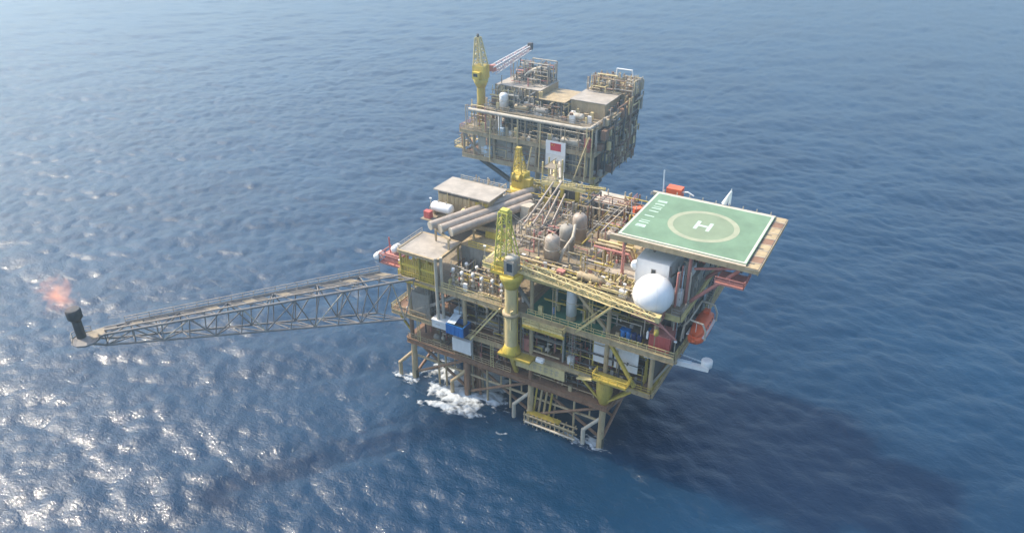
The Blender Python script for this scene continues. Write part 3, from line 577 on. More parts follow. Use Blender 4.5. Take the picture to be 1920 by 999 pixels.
tri_lattice(ca, (X-1.9, Y+.2, 33.9), (X-1.4, Y+.2, 45.0), 2.3, 1.7, 2.1, 1.4, 8, 'lime_yellow', r=.10, lat='mast_lattice'); P(ca, 'mast_head', 'lime_yellow', 'box', X-2.1, X-.7, Y-.4, Y+.8, 45.0, 45.5)
P(ca, 'mast_stay', 'lime_yellow', 'tube', (X-1.4, Y+.2, 45), (X+1.0, Y+.3, 36.2), .13, 6); P(ca, 'mast_stay', 'lime_yellow', 'tube', (X-1.2, Y+.9, 45), (X+1.0, Y+1.2, 36.2), .13, 6)
tri_lattice(ca, (X+1.4, Y+.6, 34.9), (X+28.0, Y-3.2, 34.9), 1.5, .9, 1.5, .8, 18, 'pale_yellow', 'cream', r=.085, lat='boom_lattice')
P(ca, 'boom_walk', 'cream', 'bar', (X+2, Y-.05, 34.4), (X+20, Y-2.6, 34.4), .5, .06)
for k in range(2): P(ca, 'pendant_wire', 'grey_steel', 'tube', (X-1.4, Y+.1+k*.6, 45.3), (X+26, Y-3.1+k*.4, 35.6), .035, 4)
P(ca, 'boom_head', 'pale_yellow', 'box', X+27.8, X+28.6, Y-3.7, Y-2.6, 34.4, 35.4); P(ca, 'hook_block', 'olive_yellow', 'lathe', (X+28.2, Y-3.2, 32.2), [(.15, -.6), (.4, -.3), (.4, .4), (.15, .7)], 10); P(ca, 'hoist_wire', 'dark_steel', 'tube', (X+28.2, Y-3.2, 34.4), (X+28.2, Y-3.2, 32.8), .05, 5)
P(ca, 'ladder', 'olive_yellow', 'path', [(X+1.45, Y-.3, 16.6), (X+1.45, Y-.3, 31)], .09, 5); P(ca, 'cable_duct', 'cream', 'path', [(X-1.36, Y-.2, 17.5), (X-1.36, Y-.2, 24.6)], .14, 6); P(ca, 'cable_duct', 'cream', 'path', [(X+.6, Y-1.3, 22.3), (X+.6, Y-1.3, 26.2), (X+1.2, Y-1.3, 26.6)], .16, 6)
cc = thing('rear_deck_crane', 'bright yellow crane standing on the rear of the top deck before the flag board', 'crane', (9.0, 29.0, 33.4))
X, Y = 9.0, 28.4
P(cc, 'pedestal', 'yellow', 'tube', (X, Y, 25.7), (X, Y, 34.4), 1.1, 18); m = MB().lathe((X, Y, 0), [(1.12, 33.8), (2.1, 35.0), (2.3, 36.2), (2.0, 36.4)], 20); m.build('slew_bowl', 'yellow', cc)
P(cc, 'machine_house', 'yellow', 'box', X-1.5, X+1.4, Y-1.4, Y+1.4, 36.42, 39.6); P(cc, 'cab', 'olive_yellow', 'box', X+1.45, X+2.9, Y-1.5, Y+.2, 36.5, 38.9); P(cc, 'winch', 'olive_yellow', 'lathe', (X+.1, Y-1.8, 39.0), [(.9, -.9), (.9, -.8), (.6, -.78), (.6, .7), (.9, .72), (.9, .8)], 12, 'x'); P(cc, 'window', 'glass_dark', 'box', X-.6, X+.7, Y-1.46, Y-1.42, 38.0, 38.8)
tri_lattice(cc, (X-.3, Y, 39.6), (X-.6, Y, 44.4), 2.0, .8, 2.0, .8, 5, 'yellow', 'olive_yellow', r=.08, lat='mast_lattice'); P(cc, 'mast_head', 'olive_yellow', 'box', X-1.1, X, Y-.5, Y+.5, 44.4, 45.0)
tri_lattice(cc, (X+2, Y+1.4, 36.9), (X+16.5, Y+6.5, 36.5), 1.3, .8, 1.3, .8, 11, 'olive_yellow', 'pale_yellow', r=.08, lat='boom_lattice')
# ================================================================== EQUIPMENT OF THE FRONT PLATFORM
m0 = None
g = thing('long_pipe_bundle', 'three long thick grey pipes lying side by side across the top deck', 'pipe bundle', (7, 16, 33.5))
for k, (dx_, dz, l0, l1) in enumerate(((-.3, .9, 0, 1.02), (1.45, .55, .05, .95), (3.2, .1, .10, .90))):
    a = Vector((2.3, 4.9, 34.6)); b = Vector((12.2, 27.0, 35.6)); o = Vector((dx_*.915, -dx_*.40, dz)); p, q = a.lerp(b, l0)+o, a.lerp(b, l1)+o
    P(g, 'pipe', 'pipe_grey', 'tube', p, q, .84, 18); P(g, 'flange', 'pale_steel', 'tube', p+(p-q).normalized()*.1, p+(q-p).normalized()*.15, .86, 16)
for t in (.06, .3, .52, .8):
    c = a.lerp(b, t); P(g, 'cradle', 'tan_steel', 'bar', c+Vector((-1, .44, -.35)), c+Vector((4, -1.75, -.75)), .4, .5)
    for s_ in (-.8, 3.4): P(g, 'support_post', 'tan_steel', 'bar', c+Vector((s_, -s_*.43, -.6)), Vector((c.x+s_, c.y-s_*.43, 31.6 if t < .35 else 33.5)), .3)
sh = thing('deck_shed', 'long tan shed with a flat pale roof at the rear left of the top deck', 'shed', (2.6, 18, 33.4))
P(sh, 'wall', 'tan_steel', 'box', -3.6, 8.6, 16.0, 21.6, 33.42, 37.8); P(sh, 'roof', 'roof_plate', 'box', -4.2, 9.2, 15.2, 22.4, 37.82, 38.05)
for k in range(12): P(sh, 'wall_panel', 'olive_yellow' if k > 8 else 'tan_steel', 'box', -3.5+k*1.0, -2.58+k*1.0, 15.86, 15.99, 33.5, 37.0)
P(sh, 'louvre_strip', 'dark_steel', 'box', -3.2, 6.2, 15.82, 15.98, 37.1, 37.7); [P(sh, 'drain_pipe', 'cream', 'tube', (x, 15.6, 33.5), (x, 15.6, 37.8), .1, 6) for x in (-1.0, 4.2, 7.4)]
P(sh, 'railing', 'pale_steel', 'rail', [(-2, 22.3, 38.05), (9, 22.3, 38.05)], t=.06, h=.9)
gm = thing('grey_module', 'plain grey box module on the middle deck behind the wellheads', 'module', (10, 11, 25.6))
P(gm, 'wall', 'grey_steel', 'box', 6.6, 14.6, 8.6, 14.2, 25.62, 31.0); P(gm, 'roof', 'tan_steel', 'box', 6.4, 14.8, 8.4, 14.4, 31.02, 31.2); P(gm, 'railing', 'yellow', 'rail', [(8.5, 8.5, 31.2), (14.7, 8.5, 31.2)], t=.08); P(gm, 'roof_beam', 'yellow', 'box', 9.4, 15.4, 13.2, 13.6, 31.22, 32.6)
for k in range(8): P(gm, 'wall_panel', 'grey_steel', 'box', 6.7+k*.98, 7.58+k*.98, 8.52, 8.59, 25.8, 30.8)
def vessel(loc, r, h, label, mt='pipe_grey', grp=None):
    t = thing('vertical_vessel', label, 'vessel', loc, grp); x, y, z = loc
    m = MB().lathe((x, y, z), [(r, 1.0), (r, h-r*.8), (r*.92, h-r*.45), (r*.7, h-r*.18), (r*.35, h-.03), (.05, h)], 20); m.build('shell', mt, t); P(t, 'skirt', 'tan_steel', 'tube', (x, y, z), (x, y, z+.98), r*.96, 18)
    P(t, 'nozzle', 'tan_steel', 'tube', (x, y, z+h-.1), (x, y, z+h+.45), .16, 8); P(t, 'side_nozzle', 'tan_steel', 'tube', (x+r*.8, y-.3, z+h*.5), (x+r+.5, y-.3, z+h*.5), .14, 8); P(t, 'band', 'pale_steel', 'lathe', (x, y, z+h*.55), [(r+.02, -.08), (r+.06, -.05), (r+.06, .05), (r+.02, .08)], 20)
    return t
vessel((27.6, 6.4, 33.6), 1.4, 5.8, 'front most of three upright grey vessels beside the crane mast'); vessel((28.2, 11.2, 33.6), 1.45, 5.9, 'middle one of three upright grey vessels behind the crane boom', 'grey_steel'); vessel((28.2, 16.6, 33.6), 1.4, 5.9, 'rear most of three upright grey vessels near the yellow posts')
t = thing('bent_duct', 'pale bent duct rising between the upright grey vessels', 'duct', (30, 8, 33.6)); P(t, 'duct', 'pale_steel', 'path', [(28.9, 6.6, 33.7), (29.2, 7.6, 36.0), (30.0, 9.8, 38.0), (29.4, 12, 39.4)], .3, 9); P(t, 'flange', 'tan_steel', 'lathe', (28.9, 6.6, 33.7), [(.45, 0), (.45, .2)], 10)
vessel((33.5, 2.9, 25.6), .95, 6.8, 'pale upright vessel under the crane boom on the green deck', 'dirty_white'); vessel((36.0, 3.6, 25.6), .6, 6.6, 'slim tan vessel beside the pale vessel on the green deck', 'tan_steel')
def hvessel(p, L, r, axis, label, mt, grp=None):
    t = thing('horizontal_tank', label, 'tank', p, grp); x, y, z = p; zc = z+r+.5
    prof = [(.1, -L/2), (r*.6, -L/2+r*.12), (r*.92, -L/2+r*.38), (r, -L/2+r*.6), (r, L/2-r*.6), (r*.92, L/2-r*.38), (r*.6, L/2-r*.12), (.1, L/2)]
    m = MB().lathe((x, y, zc), prof, 18, axis); m.build('shell', mt, t)
    for s_ in (-.3, .3):
        dx, dy = (s_*L, 0) if axis == 'x' else (0, s_*L)
        P(t, 'saddle', 'tan_steel', 'box', x+dx-(.15 if axis == 'x' else r*.8), x+dx+(.15 if axis == 'x' else r*.8), y+dy-(.15 if axis == 'y' else r*.8), y+dy+(.15 if axis == 'y' else r*.8), z, z+.5+r*.4)
        P(t, 'nozzle', 'pale_steel', 'tube', (x+dx*.6, y+dy*.6, zc+r*.9), (x+dx*.6, y+dy*.6, zc+r+.4), .14, 8)
    return t
hvessel((-1.2, 13.9, 33.42), 5.2, 1.05, 'x', 'white horizontal tank in front of the tan shed', 'white'); hvessel((4.6, 14.4, 33.42), 3.2, .9, 'x', 'short cream tank between the tan shed and the long pipes', 'cream'); hvessel((8.7, 23.8, 33.42), 4.5, .9, 'x', 'pale tank end beside the yellow rear deck crane', 'dirty_white')
hvessel((36.6, 3.2, 33.62), 5, .75, 'x', 'tan horizontal tank behind the crane boom on the top deck', 'tan_steel'); hvessel((33.6, 21, 33.62), 7, 1.0, 'y', 'grey horizontal tank on the top deck left of the helideck', 'pipe_grey'); hvessel((15.6, 4.8, 16.42), 6, 1.0, 'x', 'grey tank in the shaded lower deck behind the blue box', 'grey_steel')
# overhanging safety station at far left
ss = thing('life_raft_station', 'red raft rack hanging off the left end of the middle deck', 'raft rack', (-5.5, 4, 25.6))
P(ss, 'frame', 'pink_red', 'box', -9.2, -3.3, 2.4, 6.4, 25.5, 25.68); m = MB().rail([(-9.2, 6.4, 25.7), (-9.2, 2.4, 25.7), (-3.4, 2.4, 25.7)], t=.1, h=2.0); m.build('railing', 'pink_red', ss); P(ss, 'rack', 'pink_red', 'box', -8.2, -4.4, 3.2, 5.8, 25.7, 27.6); P(ss, 'post', 'red', 'tube', (-7.4, 4.0, 25.7), (-7.6, 4.0, 31), .14, 6)
def canister(p, label):
    t = thing('raft_canister', label, 'life raft', p, 'life raft canisters'); m = MB().lathe(p, [(.3, -1.1), (.75, -.9), (.85, 0), (.75, .9), (.3, 1.1)], 14, 'y'); m.build('canister', 'white', t); P(t, 'strap', 'grey_steel', 'lathe', p, [(.87, -.1), (.87, .1)], 14, 'y'); return t
canister((-6.4, 4.6, 28.6), 'white raft canister on top of the red rack'); canister((-9.9, 3.2, 26.7), 'white raft canister hung at the outer left end of the red rack'); canister((-3.9, 6.8, 28.0), 'white raft canister at the back of the red rack beside the grey roof')
# boxes on the lower deck
t = thing('blue_skip', 'bright blue open box on the edge of the lower deck', 'skip', (10.5, .4, 16.4)); m = MB()
m.box(8.7, 12.7, -.9, -.75, 16.5, 18.7).box(8.7, 12.7, 1.9, 2.05, 16.5, 18.7).box(8.7, 8.85, -.74, 1.89, 16.5, 18.7).box(12.55, 12.7, -.74, 1.89, 16.5, 18.7).box(8.86, 12.54, -.74, 1.89, 16.5, 16.65); m.build('body', 'blue', t)
for k in range(5): P(t, 'rib', 'blue', 'box', 8.9+k*.85, 9.05+k*.85, -1.0, -.9, 16.5, 18.6)
P(t, 'lid', 'pale_blue', 'quad', [(8.8, -.6, 18.75), (10.6, -.6, 18.9), (10.6, 1.8, 19.6), (8.8, 1.8, 19.5)])
P(t, 'side', 'navy', 'box', 12.72, 12.8, -.7, 1.9, 16.5, 18.6)
t = thing('white_crate', 'white crate next to the blue box on the lower deck edge', 'crate', (6.6, .6, 16.4)); P(t, 'body', 'dirty_white', 'box', 5.0, 8.3, -.3, 1.9, 16.45, 18.0); P(t, 'lid', 'white', 'box', 4.9, 8.4, -.4, 2.0, 18.02, 18.2); P(t, 'handle', 'grey_steel', 'bar', (6, -.42, 17.4), (7, -.42, 17.4), .06)
t = thing('white_tank_box', 'white square tank hung below the lower deck under the blue box', 'tank', (11, 1, 12.2)); P(t, 'body', 'dirty_white', 'box', 9.3, 13.6, .2, 1.0, 12.0, 15.0); P(t, 'pipe', 'grey_steel', 'tube', (13.8, .6, 11), (13.8, .6, 16), .15, 6)
t = thing('name_board', 'long pale board with faint lettering hanging below the lower deck', 'sign board', (28.5, .8, 13)); P(t, 'board', 'cream', 'box', 23.4, 33.6, .72, .88, 13.0, 15.3); P(t, 'backing_frame', 'tan_steel', 'box', 23.3, 33.7, .89, .98, 12.9, 15.4)
for k in range(6):
    x = 26.0+k*1.15; m = MB(); m.box(x, x+.8, .70, .718, 14.55, 14.7).box(x+.32, x+.46, .70, .717, 13.6, 14.9).box(x+.05, x+.75, .70, .716, 13.9, 14.02)
    if k % 2: m.box(x, x+.1, .70, .717, 13.6, 14.5)
    m.build('painted_letter', 'faint_ink', t)
t = thing('blue_drum_rack', 'blue drum rack on the middle deck under the crane boom tip', 'drum rack', (45, 1.8, 25.6)); P(t, 'frame', 'olive_yellow', 'box', 43.2, 47.4, 1.2, 3.2, 25.62, 25.8)
for k in range(4): d = P(t, 'drum', 'blue' if k < 2 else 'navy', 'lathe', (43.8+k, 1.9, 25.8), [(.42, 0), (.46, .1), (.42, .6), (.46, .65), (.42, 1.2), (.46, 1.3), (.42, 1.5)], 12)
P(t, 'tarp', 'blue', 'box', 43.3, 45.0, 1.5, 2.6, 27.32, 27.5)
th = thing('deck_house', 'low tan deck house with a plain roof left of the white cabin', 'deck house', (40.5, 9, 33.6)); P(th, 'wall', 'pale_yellow', 'box', 38.4, 43.4, 5.6, 9.6, 33.62, 35.4); P(th, 'roof', 'roof_plate', 'box', 38.2, 43.6, 5.4, 9.8, 35.42, 35.6); P(th, 'door', 'olive_yellow', 'box', 39.4, 40.2, 5.54, 5.59, 33.7, 35.2)
og = thing('orange_pipe_rack', 'rusty orange pipe rack beneath the near left helideck corner', 'pipe rack', (38, 11, 33.6))
for k in range(6): P(og, 'post', 'brown_steel' if k % 2 else 'tan_steel', 'tube', (35.6+k*.7, 7.6+(k % 2)*1.6, 33.6), (35.6+k*.7, 7.6+(k % 2)*1.6, 38.4), .18, 7)
for k in range(5): P(og, 'pipe', ('pink_red', 'tan_steel', 'brown_steel', 'cream', 'olive_yellow')[k], 'path', [(35, 7.8+k*.6, 38.5+(k % 2)*.4), (41.5, 7.8+k*.6, 38.5+(k % 2)*.4), (41.5, 10+k*.5, 36)], .22, 8)
P(og, 'platform', 'tan_steel', 'box', 36, 42, 10.2, 13.4, 37.6, 37.75)
hvessel((39.6, 11.2, 37.77), 3.2, .6, 'x', 'small cream drum on the pipe rack beneath the helideck corner', 'cream')
gh = thing('grey_deck_house', 'grey boxy house with pale blue corner posts on the rear right of the top deck', 'deck house', (30, 30, 33.6)); P(gh, 'wall', 'grey_steel', 'box', 25.8, 33.4, 27.6, 32.4, 33.62, 37.2); P(gh, 'roof', 'pale_steel', 'box', 25.6, 33.6, 27.4, 32.6, 37.22, 37.4)
for x in (25.7, 29.5, 33.3): P(gh, 'corner_post', 'pale_blue', 'tube', (x, 27.3, 33.6), (x, 27.3, 37.2), .12, 6)
P(gh, 'door', 'dark_steel', 'box', 27, 28, 27.52, 27.59, 33.7, 35.8); P(gh, 'railing', 'pink_red', 'rail', [(25.7, 27.5, 37.4), (33.4, 27.5, 37.4), (33.4, 32.5, 37.4)], t=.06)
# yellow portal posts of the rear pipe bridge
yp = thing('yellow_portal_frame', 'yellow portal frame with columns at the rear of the top deck', 'portal frame', (20, 27, 33.6))
for x in (16.6, 20, 23.4): P(yp, 'post', 'olive_yellow', 'bar', (x, 25.6, 33.6), (x, 25.6, 39.4), .7)
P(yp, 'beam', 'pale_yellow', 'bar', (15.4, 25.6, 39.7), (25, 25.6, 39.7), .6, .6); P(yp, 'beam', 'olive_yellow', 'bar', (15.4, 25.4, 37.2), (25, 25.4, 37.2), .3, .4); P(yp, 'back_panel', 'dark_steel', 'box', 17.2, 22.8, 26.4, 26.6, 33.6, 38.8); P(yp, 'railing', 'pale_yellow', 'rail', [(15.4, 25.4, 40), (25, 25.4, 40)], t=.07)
# slanted vent pipes rising over the middle of the top deck
vp = thing('slanted_vent_pipes', 'slanted bundle of thin grey vent pipes over the middle of the top deck', 'vent pipes', (20, 17, 33.6))
for k, (a, b) in enumerate((((17.8, 8.0, 34), (18.8, 24, 41)), ((19.2, 8.5, 33.7), (20.2, 25, 41.2)), ((21.6, 10.0, 33.7), (20.8, 23, 40)), ((23, 11, 33.7), (22.4, 22, 40)), ((16.9, 12, 33.8), (25.4, 13, 37.2)), ((17.6, 15, 33.8), (26.6, 15.4, 37.4)))):
    P(vp, 'pipe', 'pipe_grey', 'tube', a, b, .2, 8)
for k in range(4): P(vp, 'support', 'grey_steel', 'tube', (18.4+k*1.4, 19+k*.5, 33.6), (18.4+k*1.4, 19+k*.5, 38.6), .14, 6)
P(vp, 'pipe', 'pale_steel', 'path', [(17, 13.6, 35.2), (23, 13.2, 35.4), (26.4, 12.8, 35.4)], .24, 8); P(vp, 'platform', 'grating', 'box', 17.4, 26, 16.2, 21.6, 35.6, 35.75)
pipes(105, 17, 26, 5, 24, 33.8, 38.0, ['pipe_grey', 'grey_steel', 'tan_steel', 'pale_steel', 'dark_steel', 'pink_red'], vp, (.05, .15), 'small_pipe')
lp = thing('upper_deck_piping', 'tangle of tan and grey process pipes between the vessels and the helideck', 'pipework', (33, 14, 33.6))
pipes(125, 29.5, 40, 4, 29, 33.8, 37.8, ['tan_steel', 'grey_steel', 'olive_yellow', 'pale_steel', 'brown_steel', 'pink_red'], lp, (.05, .17))
# repeated small machines
def wellhead(loc):
    x, y, z = loc; t = thing('wellhead_tree', 'grey wellhead valve tree standing on the middle deck', 'wellhead', loc)
    m = MB().tube((x, y, z), (x, y, z+3.0), .2, 8); m.lathe((x, y, z+.9), [(.2, -.3), (.42, -.2), (.42, .2), (.2, .3)], 10); m.lathe((x, y, z+2.0), [(.2, -.3), (.42, -.2), (.42, .2), (.2, .3)], 10); m.build('valve_body', 'pale_steel', t)
    P(t, 'wing_pipe', 'tan_steel', 'path', [(x, y, z+1.5), (x+.9, y, z+1.5), (x+.9, y, z+.05)], .14, 7); m = MB().ring((x-.55, y, z+2.0), .32, .05, 12, 'x'); m.tube((x-.55, y, z+2), (x, y, z+2), .05, 6); m.build('hand_wheel', 'red', t); m = MB().lathe((x, y, z+3), [(.36, .02), (.38, .5), (.15, .7)], 10); m.build('actuator', 'white', t)
    return t
w0 = wellhead((8.6, 2.6, 25.6)); w0['label'] = 'wellhead valve tree closest to the front left double column'; w0['group'] = 'wellhead trees on the middle deck'
for i, (x, y, l) in enumerate(((10.8, 2.3, 'second wellhead valve tree from the front left double column'), (13.0, 2.7, 'third wellhead valve tree from the front left double column'), (15.2, 2.3, 'fourth wellhead valve tree from the front left double column'), (17.4, 2.6, 'fifth wellhead valve tree, two before the crane pedestal'), (19.6, 2.2, 'wellhead valve tree right beside the crane pedestal'), (9.7, 5.6, 'wellhead valve tree leftmost in the back row before the grey module'), (12.2, 5.4, 'wellhead valve tree in the middle of the back row before the grey module'), (14.8, 5.8, 'wellhead valve tree rightmost in the back row before the grey module'))):
    copy_tree(w0, (x, y, 25.6), l, rotz=random.uniform(-.5, .5))
def pump(loc, label, mt='grey_steel'):
    x, y, z = loc; t = thing('pump_skid', label, 'pump', loc); P(t, 'base_frame', 'tan_steel', 'box', x-1.5, x+1.5, y-.6, y+.6, z+.01, z+.25); m = MB().lathe((x-.6, y, z+.85), [(.3, -.75), (.52, -.7), (.52, .5), (.3, .6)], 12, 'x'); m.build('motor', mt, t); m = MB().lathe((x+.7, y, z+.85), [(.25, -.4), (.5, -.2), (.5, .3), (.25, .5)], 12, 'x'); m.build('pump_casing', 'pale_steel', t); P(t, 'discharge_pipe', 'pale_steel', 'path', [(x+.8, y, z+1.2), (x+.8, y, z+2.2), (x+1.6, y, z+2.2)], .13, 7); return t
p0 = pump((18.6, 3.0, 16.42), 'pump skid in the shaded lower deck just left of the crane pedestal')
for loc, l in (((28.2, 3.0, 16.42), 'pump skid right of the crane pedestal foot behind the name board'), ((33.4, 4.2, 16.42), 'pump skid farther right in the dark lower deck opening'), ((20.4, 27.5, 33.62), 'pump skid at the foot of the yellow portal frame'), ((30.6, 3.2, 33.62), 'pump skid right of the front grey vessel on the top deck'), ((12.6, 24.6, 33.42), 'pump skid beside the yellow rear deck crane'), ((41, 3.0, 33.62), 'pump skid next to the white cabin on the top deck'), ((4.2, 3.2, 10.42), 'pump skid on the lowest deck at the left')): copy_tree(p0, loc, l, 'pump skids')
def cabinet(loc, sx, sy, sz, mt, label, nm='control_cabinet', cat='cabinet'):
    x, y, z = loc; t = thing(nm, label, cat, loc); P(t, 'body', mt, 'box', x-sx/2, x+sx/2, y-sy/2, y+sy/2, z+.01, z+sz); P(t, 'door', mt, 'box', x-sx/2+.06, x+sx/2-.06, y-sy/2-.05, y-sy/2-.01, z+.12, z+sz-.1); P(t, 'handle', 'dark_steel', 'box', x+sx/2-.25, x+sx/2-.18, y-sy/2-.1, y-sy/2-.06, z+sz*.45, z+sz*.6); return t
for a in (((25.0, 2.2, 16.42), 1.6, 1.2, 2.8, 'pink_red', 'red cabinet with pale lifting bars right behind the crane pedestal'), ((29.0, -.1, 16.4), 1.5, .7, .8, 'white', 'white box on the lower deck edge above the name board'), ((34.2, 2.2, 16.42), 1.2, .8, 1.6, 'dirty_white', 'small white cabinet in the dark lower deck opening'), ((1.2, 3, 16.42), 4.4, 3, 5.4, 'grey_steel', 'large grey cabinet behind the root of the flare boom'), ((20, 3.0, 33.62), 1.6, 1.2, 2.0, 'grey_steel', 'grey cabinet behind the crane mast on the top deck'), ((1.4, 3.4, 25.62), 3.4, 1.6, 3.0, 'yellow', 'yellow cabinet inside the yellow siding bay'), ((14.4, 21.4, 33.42), 2.2, 2.2, 2.8, 'pale_steel', 'pale cabinet between the tan shed and the rear deck crane'), ((31.4, 2.4, 33.62), 1.4, 1.0, 1.7, 'pink_red', 'pink red cabinet just behind the crane boom'), ((34.4, 11, 33.62), 2.2, 1.4, 2.6, 'grey_steel', 'grey cabinet behind the upright vessels'), ((23.8, 22.8, 33.62), 1.8, 1.4, 2.4, 'cream', 'cream cabinet under the yellow portal frame'), ((-3, 11.4, 33.42), 1.5, 1.1, 1.5, 'red', 'dark red cabinet at the left end of the top deck'), ((42.6, 13, 16.42), 3, 2.4, 5, 'tan_steel', 'tan cabinet on the shaded right lower deck'), ((9.4, 3.2, 16.42), 2, 1.4, 3.5, 'pale_blue', 'pale blue cabinet behind the blue box')): cabinet(*a)
P(pf, 'raft_ledge', 'grating', 'box', -4.2, -1.6, 10.2, 13.44, 33.28, 33.4)
# white funnels hanging under the middle deck
def hopper(loc, label):
    x, y, z = loc; t = thing('hanging_hopper', label, 'hopper', loc, 'hoppers hung below the middle deck'); m = MB().lathe((x, y, z), [(.25, -3.2), (.3, -1.6), (1.0, -.9), (1.0, -.05)], 12); m.build('funnel', 'pale_steel', t); P(t, 'outlet_pipe', 'grey_steel', 'path', [(x, y, z-3.1), (x, y, z-4.6), (x+1.2, y, z-5.0)], .16, 7); return t
h0 = hopper((10.5, 2.6, 24.4), 'grey hopper hung below the middle deck above the blue box'); copy_tree(h0, (16.2, 2.4, 24.4), 'grey hopper hung below the middle deck left of the crane pedestal')
# deck lights
def lamp(loc):
    x, y, z = loc; t = thing('lamp_post', 'lamp', 'lamp post', loc, 'lamp posts on the decks'); P(t, 'pole', 'pale_steel', 'tube', (x, y, z), (x, y, z+3.0), .06, 6); P(t, 'lamp_head', 'white', 'box', x-.25, x+.25, y-.15, y+.15, z+3.0, z+3.2); return t
l0 = lamp((-4.0, 13.8, 33.4)); l0['label'] = 'thin lamp post at the left corner of the top deck'
for loc, l in (((16.7, 1.2, 33.6), 'thin lamp post on the deck corner left of the crane mast'), ((43.6, 1.2, 33.6), 'thin lamp post between the crane boom and the white cabin'), ((16.8, 32.7, 33.6), 'thin lamp post at the rear corner near the rear bridge'), ((39.6, 32.6, 33.6), 'thin lamp post behind the helideck at the rear deck edge'), ((20.4, .8, 25.6), 'thin lamp post on the middle deck beside the pedestal'), ((53.2, 1.0, 25.6), 'thin lamp post at the right corner of the middle deck'), ((-2.7, .8, 25.6), 'thin lamp post at the front left corner of the middle deck')): copy_tree(l0, loc, l)

t = thing('left_deck_piping', 'tan pipework crowding the top deck behind the long grey pipes', 'pipework', (6, 22, 33.4)); pipes(46, -3, 16, 22.5, 28.5, 33.6, 36.6, ['tan_steel', 'pale_steel', 'grey_steel', 'olive_yellow'], t, (.06, .18))
t = thing('wellhead_piping', 'low pipe manifold crossing between the wellhead trees', 'pipework', (14, 5, 25.6)); pipes(70, 7.2, 20.5, 1.5, 8, 25.8, 28.6, ['tan_steel', 'grey_steel', 'pale_steel', 'olive_yellow', 'brown_steel', 'cream'], t, (.05, .15))
t = thing('quarters_side_piping', 'grey ducts and pipes on the right side beneath the helideck', 'pipework', (52, 14, 26)); pipes(60, 50.8, 53.4, 3, 29, 25.8, 40, ['grey_steel', 'dark_steel', 'pale_blue', 'pale_steel', 'pink_red'], t, (.08, .22))
t = thing('cabin_foot_piping', 'tan pipes and valves in front of the white cabin', 'pipework', (42, 3, 33.6)); pipes(36, 38, 45.6, 1.6, 5, 33.8, 36.2, ['tan_steel', 'pale_yellow', 'brown_steel', 'pale_steel'], t, (.06, .16))

t = thing('lower_deck_piping', 'dark pipes and hangers packed into the shaded lower deck', 'pipework', (20, 5, 16.4)); pipes(110, -4, 48, 1.6, 8, 16.6, 24.6, ['tan_steel', 'brown_steel', 'grey_steel', 'dark_steel', 'olive_yellow'], t, (.06, .2))
t = thing('cellar_piping', 'rusty pipework along the lowest deck above the waves', 'pipework', (20, 4, 10.4)); pipes(80, -2, 41, 1.5, 8, 10.6, 15.4, ['tan_steel', 'brown_steel', 'dark_steel', 'pink_red', 'pale_steel'], t, (.06, .18))
t = thing('front_top_deck_piping', 'yellowish pipes and rails behind the crane boom on the top deck', 'pipework', (30, 3, 33.6)); pipes(110, 17, 44, 1.4, 5, 33.8, 35.2, ['tan_steel', 'pale_yellow', 'brown_steel', 'olive_yellow', 'cream', 'dark_steel'], t, (.06, .15))
t = thing('rear_top_deck_piping', 'dense pipes around the yellow portal at the rear of the top deck', 'pipework', (26, 26, 33.6)); pipes(110, 17, 40, 21, 32, 33.8, 38.6, ['tan_steel', 'grey_steel', 'brown_steel', 'olive_yellow', 'pale_steel', 'dark_steel'], t, (.06, .2))

for a in (((43.2, 2.0, 33.62), 1.3, 1.0, 1.5, 'white', 'small white locker left of the dome beside the white cabin'), ((51.6, 4.6, 33.62), 1.6, 1.4, 2.6, 'dirty_white', 'white locker right of the white cabin behind the dome'), ((51.8, 9.4, 37.02), 1.6, 2.0, 1.8, 'dirty_white', 'white box on the grey annex under the helideck')): cabinet(*a)
# ================================================================== REAR PLATFORM
rp = thing('rear_platform', 'smaller tan offshore platform standing farther back behind the first', 'platform', (-16, 92, 0))
pfs, pf = pf, rp
for x in (-24, -4):
    for y in (84, 101): P(rp, 'jacket_leg', 'tan_steel', 'tube', (x*1.05-.8, y, -5), (x, y, 17), .9, 14)
for y in (84, 101):
    P(rp, 'brace', 'brown_steel', 'tube', (-25.5, y, 2), (-4, y, 14), .4, 8); P(rp, 'brace', 'brown_steel', 'tube', (-25, y+.6, 14), (-4.5, y+.6, 2), .4, 8)
    for a, b in ((-24, -39), (-4, 4)): P(rp, 'bracket_strut', 'dark_steel', 'bar', (a, y, 9.5), (b, y, 16.5), .9, 1.1)
P(rp, 'bracket_strut', 'olive_yellow', 'bar', (-4, 99, 10), (2.8, 103, 17), .8); P(rp, 'column', 'olive_yellow', 'bar', (3.0, 80.8, 9), (3.0, 80.8, 18), 1.2)
deck(-40, 3.5, 80.3, 104, 17.6, 'brown_steel', 'tan_steel', 1.3); deck(-40.5, 3, 80, 105, 25.2, 'grating', 'tan_steel', 1.2); deck(-33, 2.5, 82, 104.5, 32.0, 'grating', 'tan_steel', 1.0)
for x in (-39.6, -36, -29, -22, -15, -8, -1, 2.6):
    for y in (80.7, 92, 103.6):
        P(rp, 'column', 'tan_steel', 'tube', (x, y, 17.6), (x, y, 24.6), .42, 9)
        if x > -34: P(rp, 'column', 'pale_steel', 'tube', (x, y if y > 81 else 82.3, 25.2), (x, y if y > 81 else 82.3, 31.4), .34, 9)
for k in range(8): P(rp, 'wall_panel', 'grey_steel' if k % 2 else 'pale_steel', 'box', -35+k*2.9, -32.4+k*2.9, 81.4+(k % 3)*.5, 81.6+(k % 3)*.5, 17.8, 23.9)
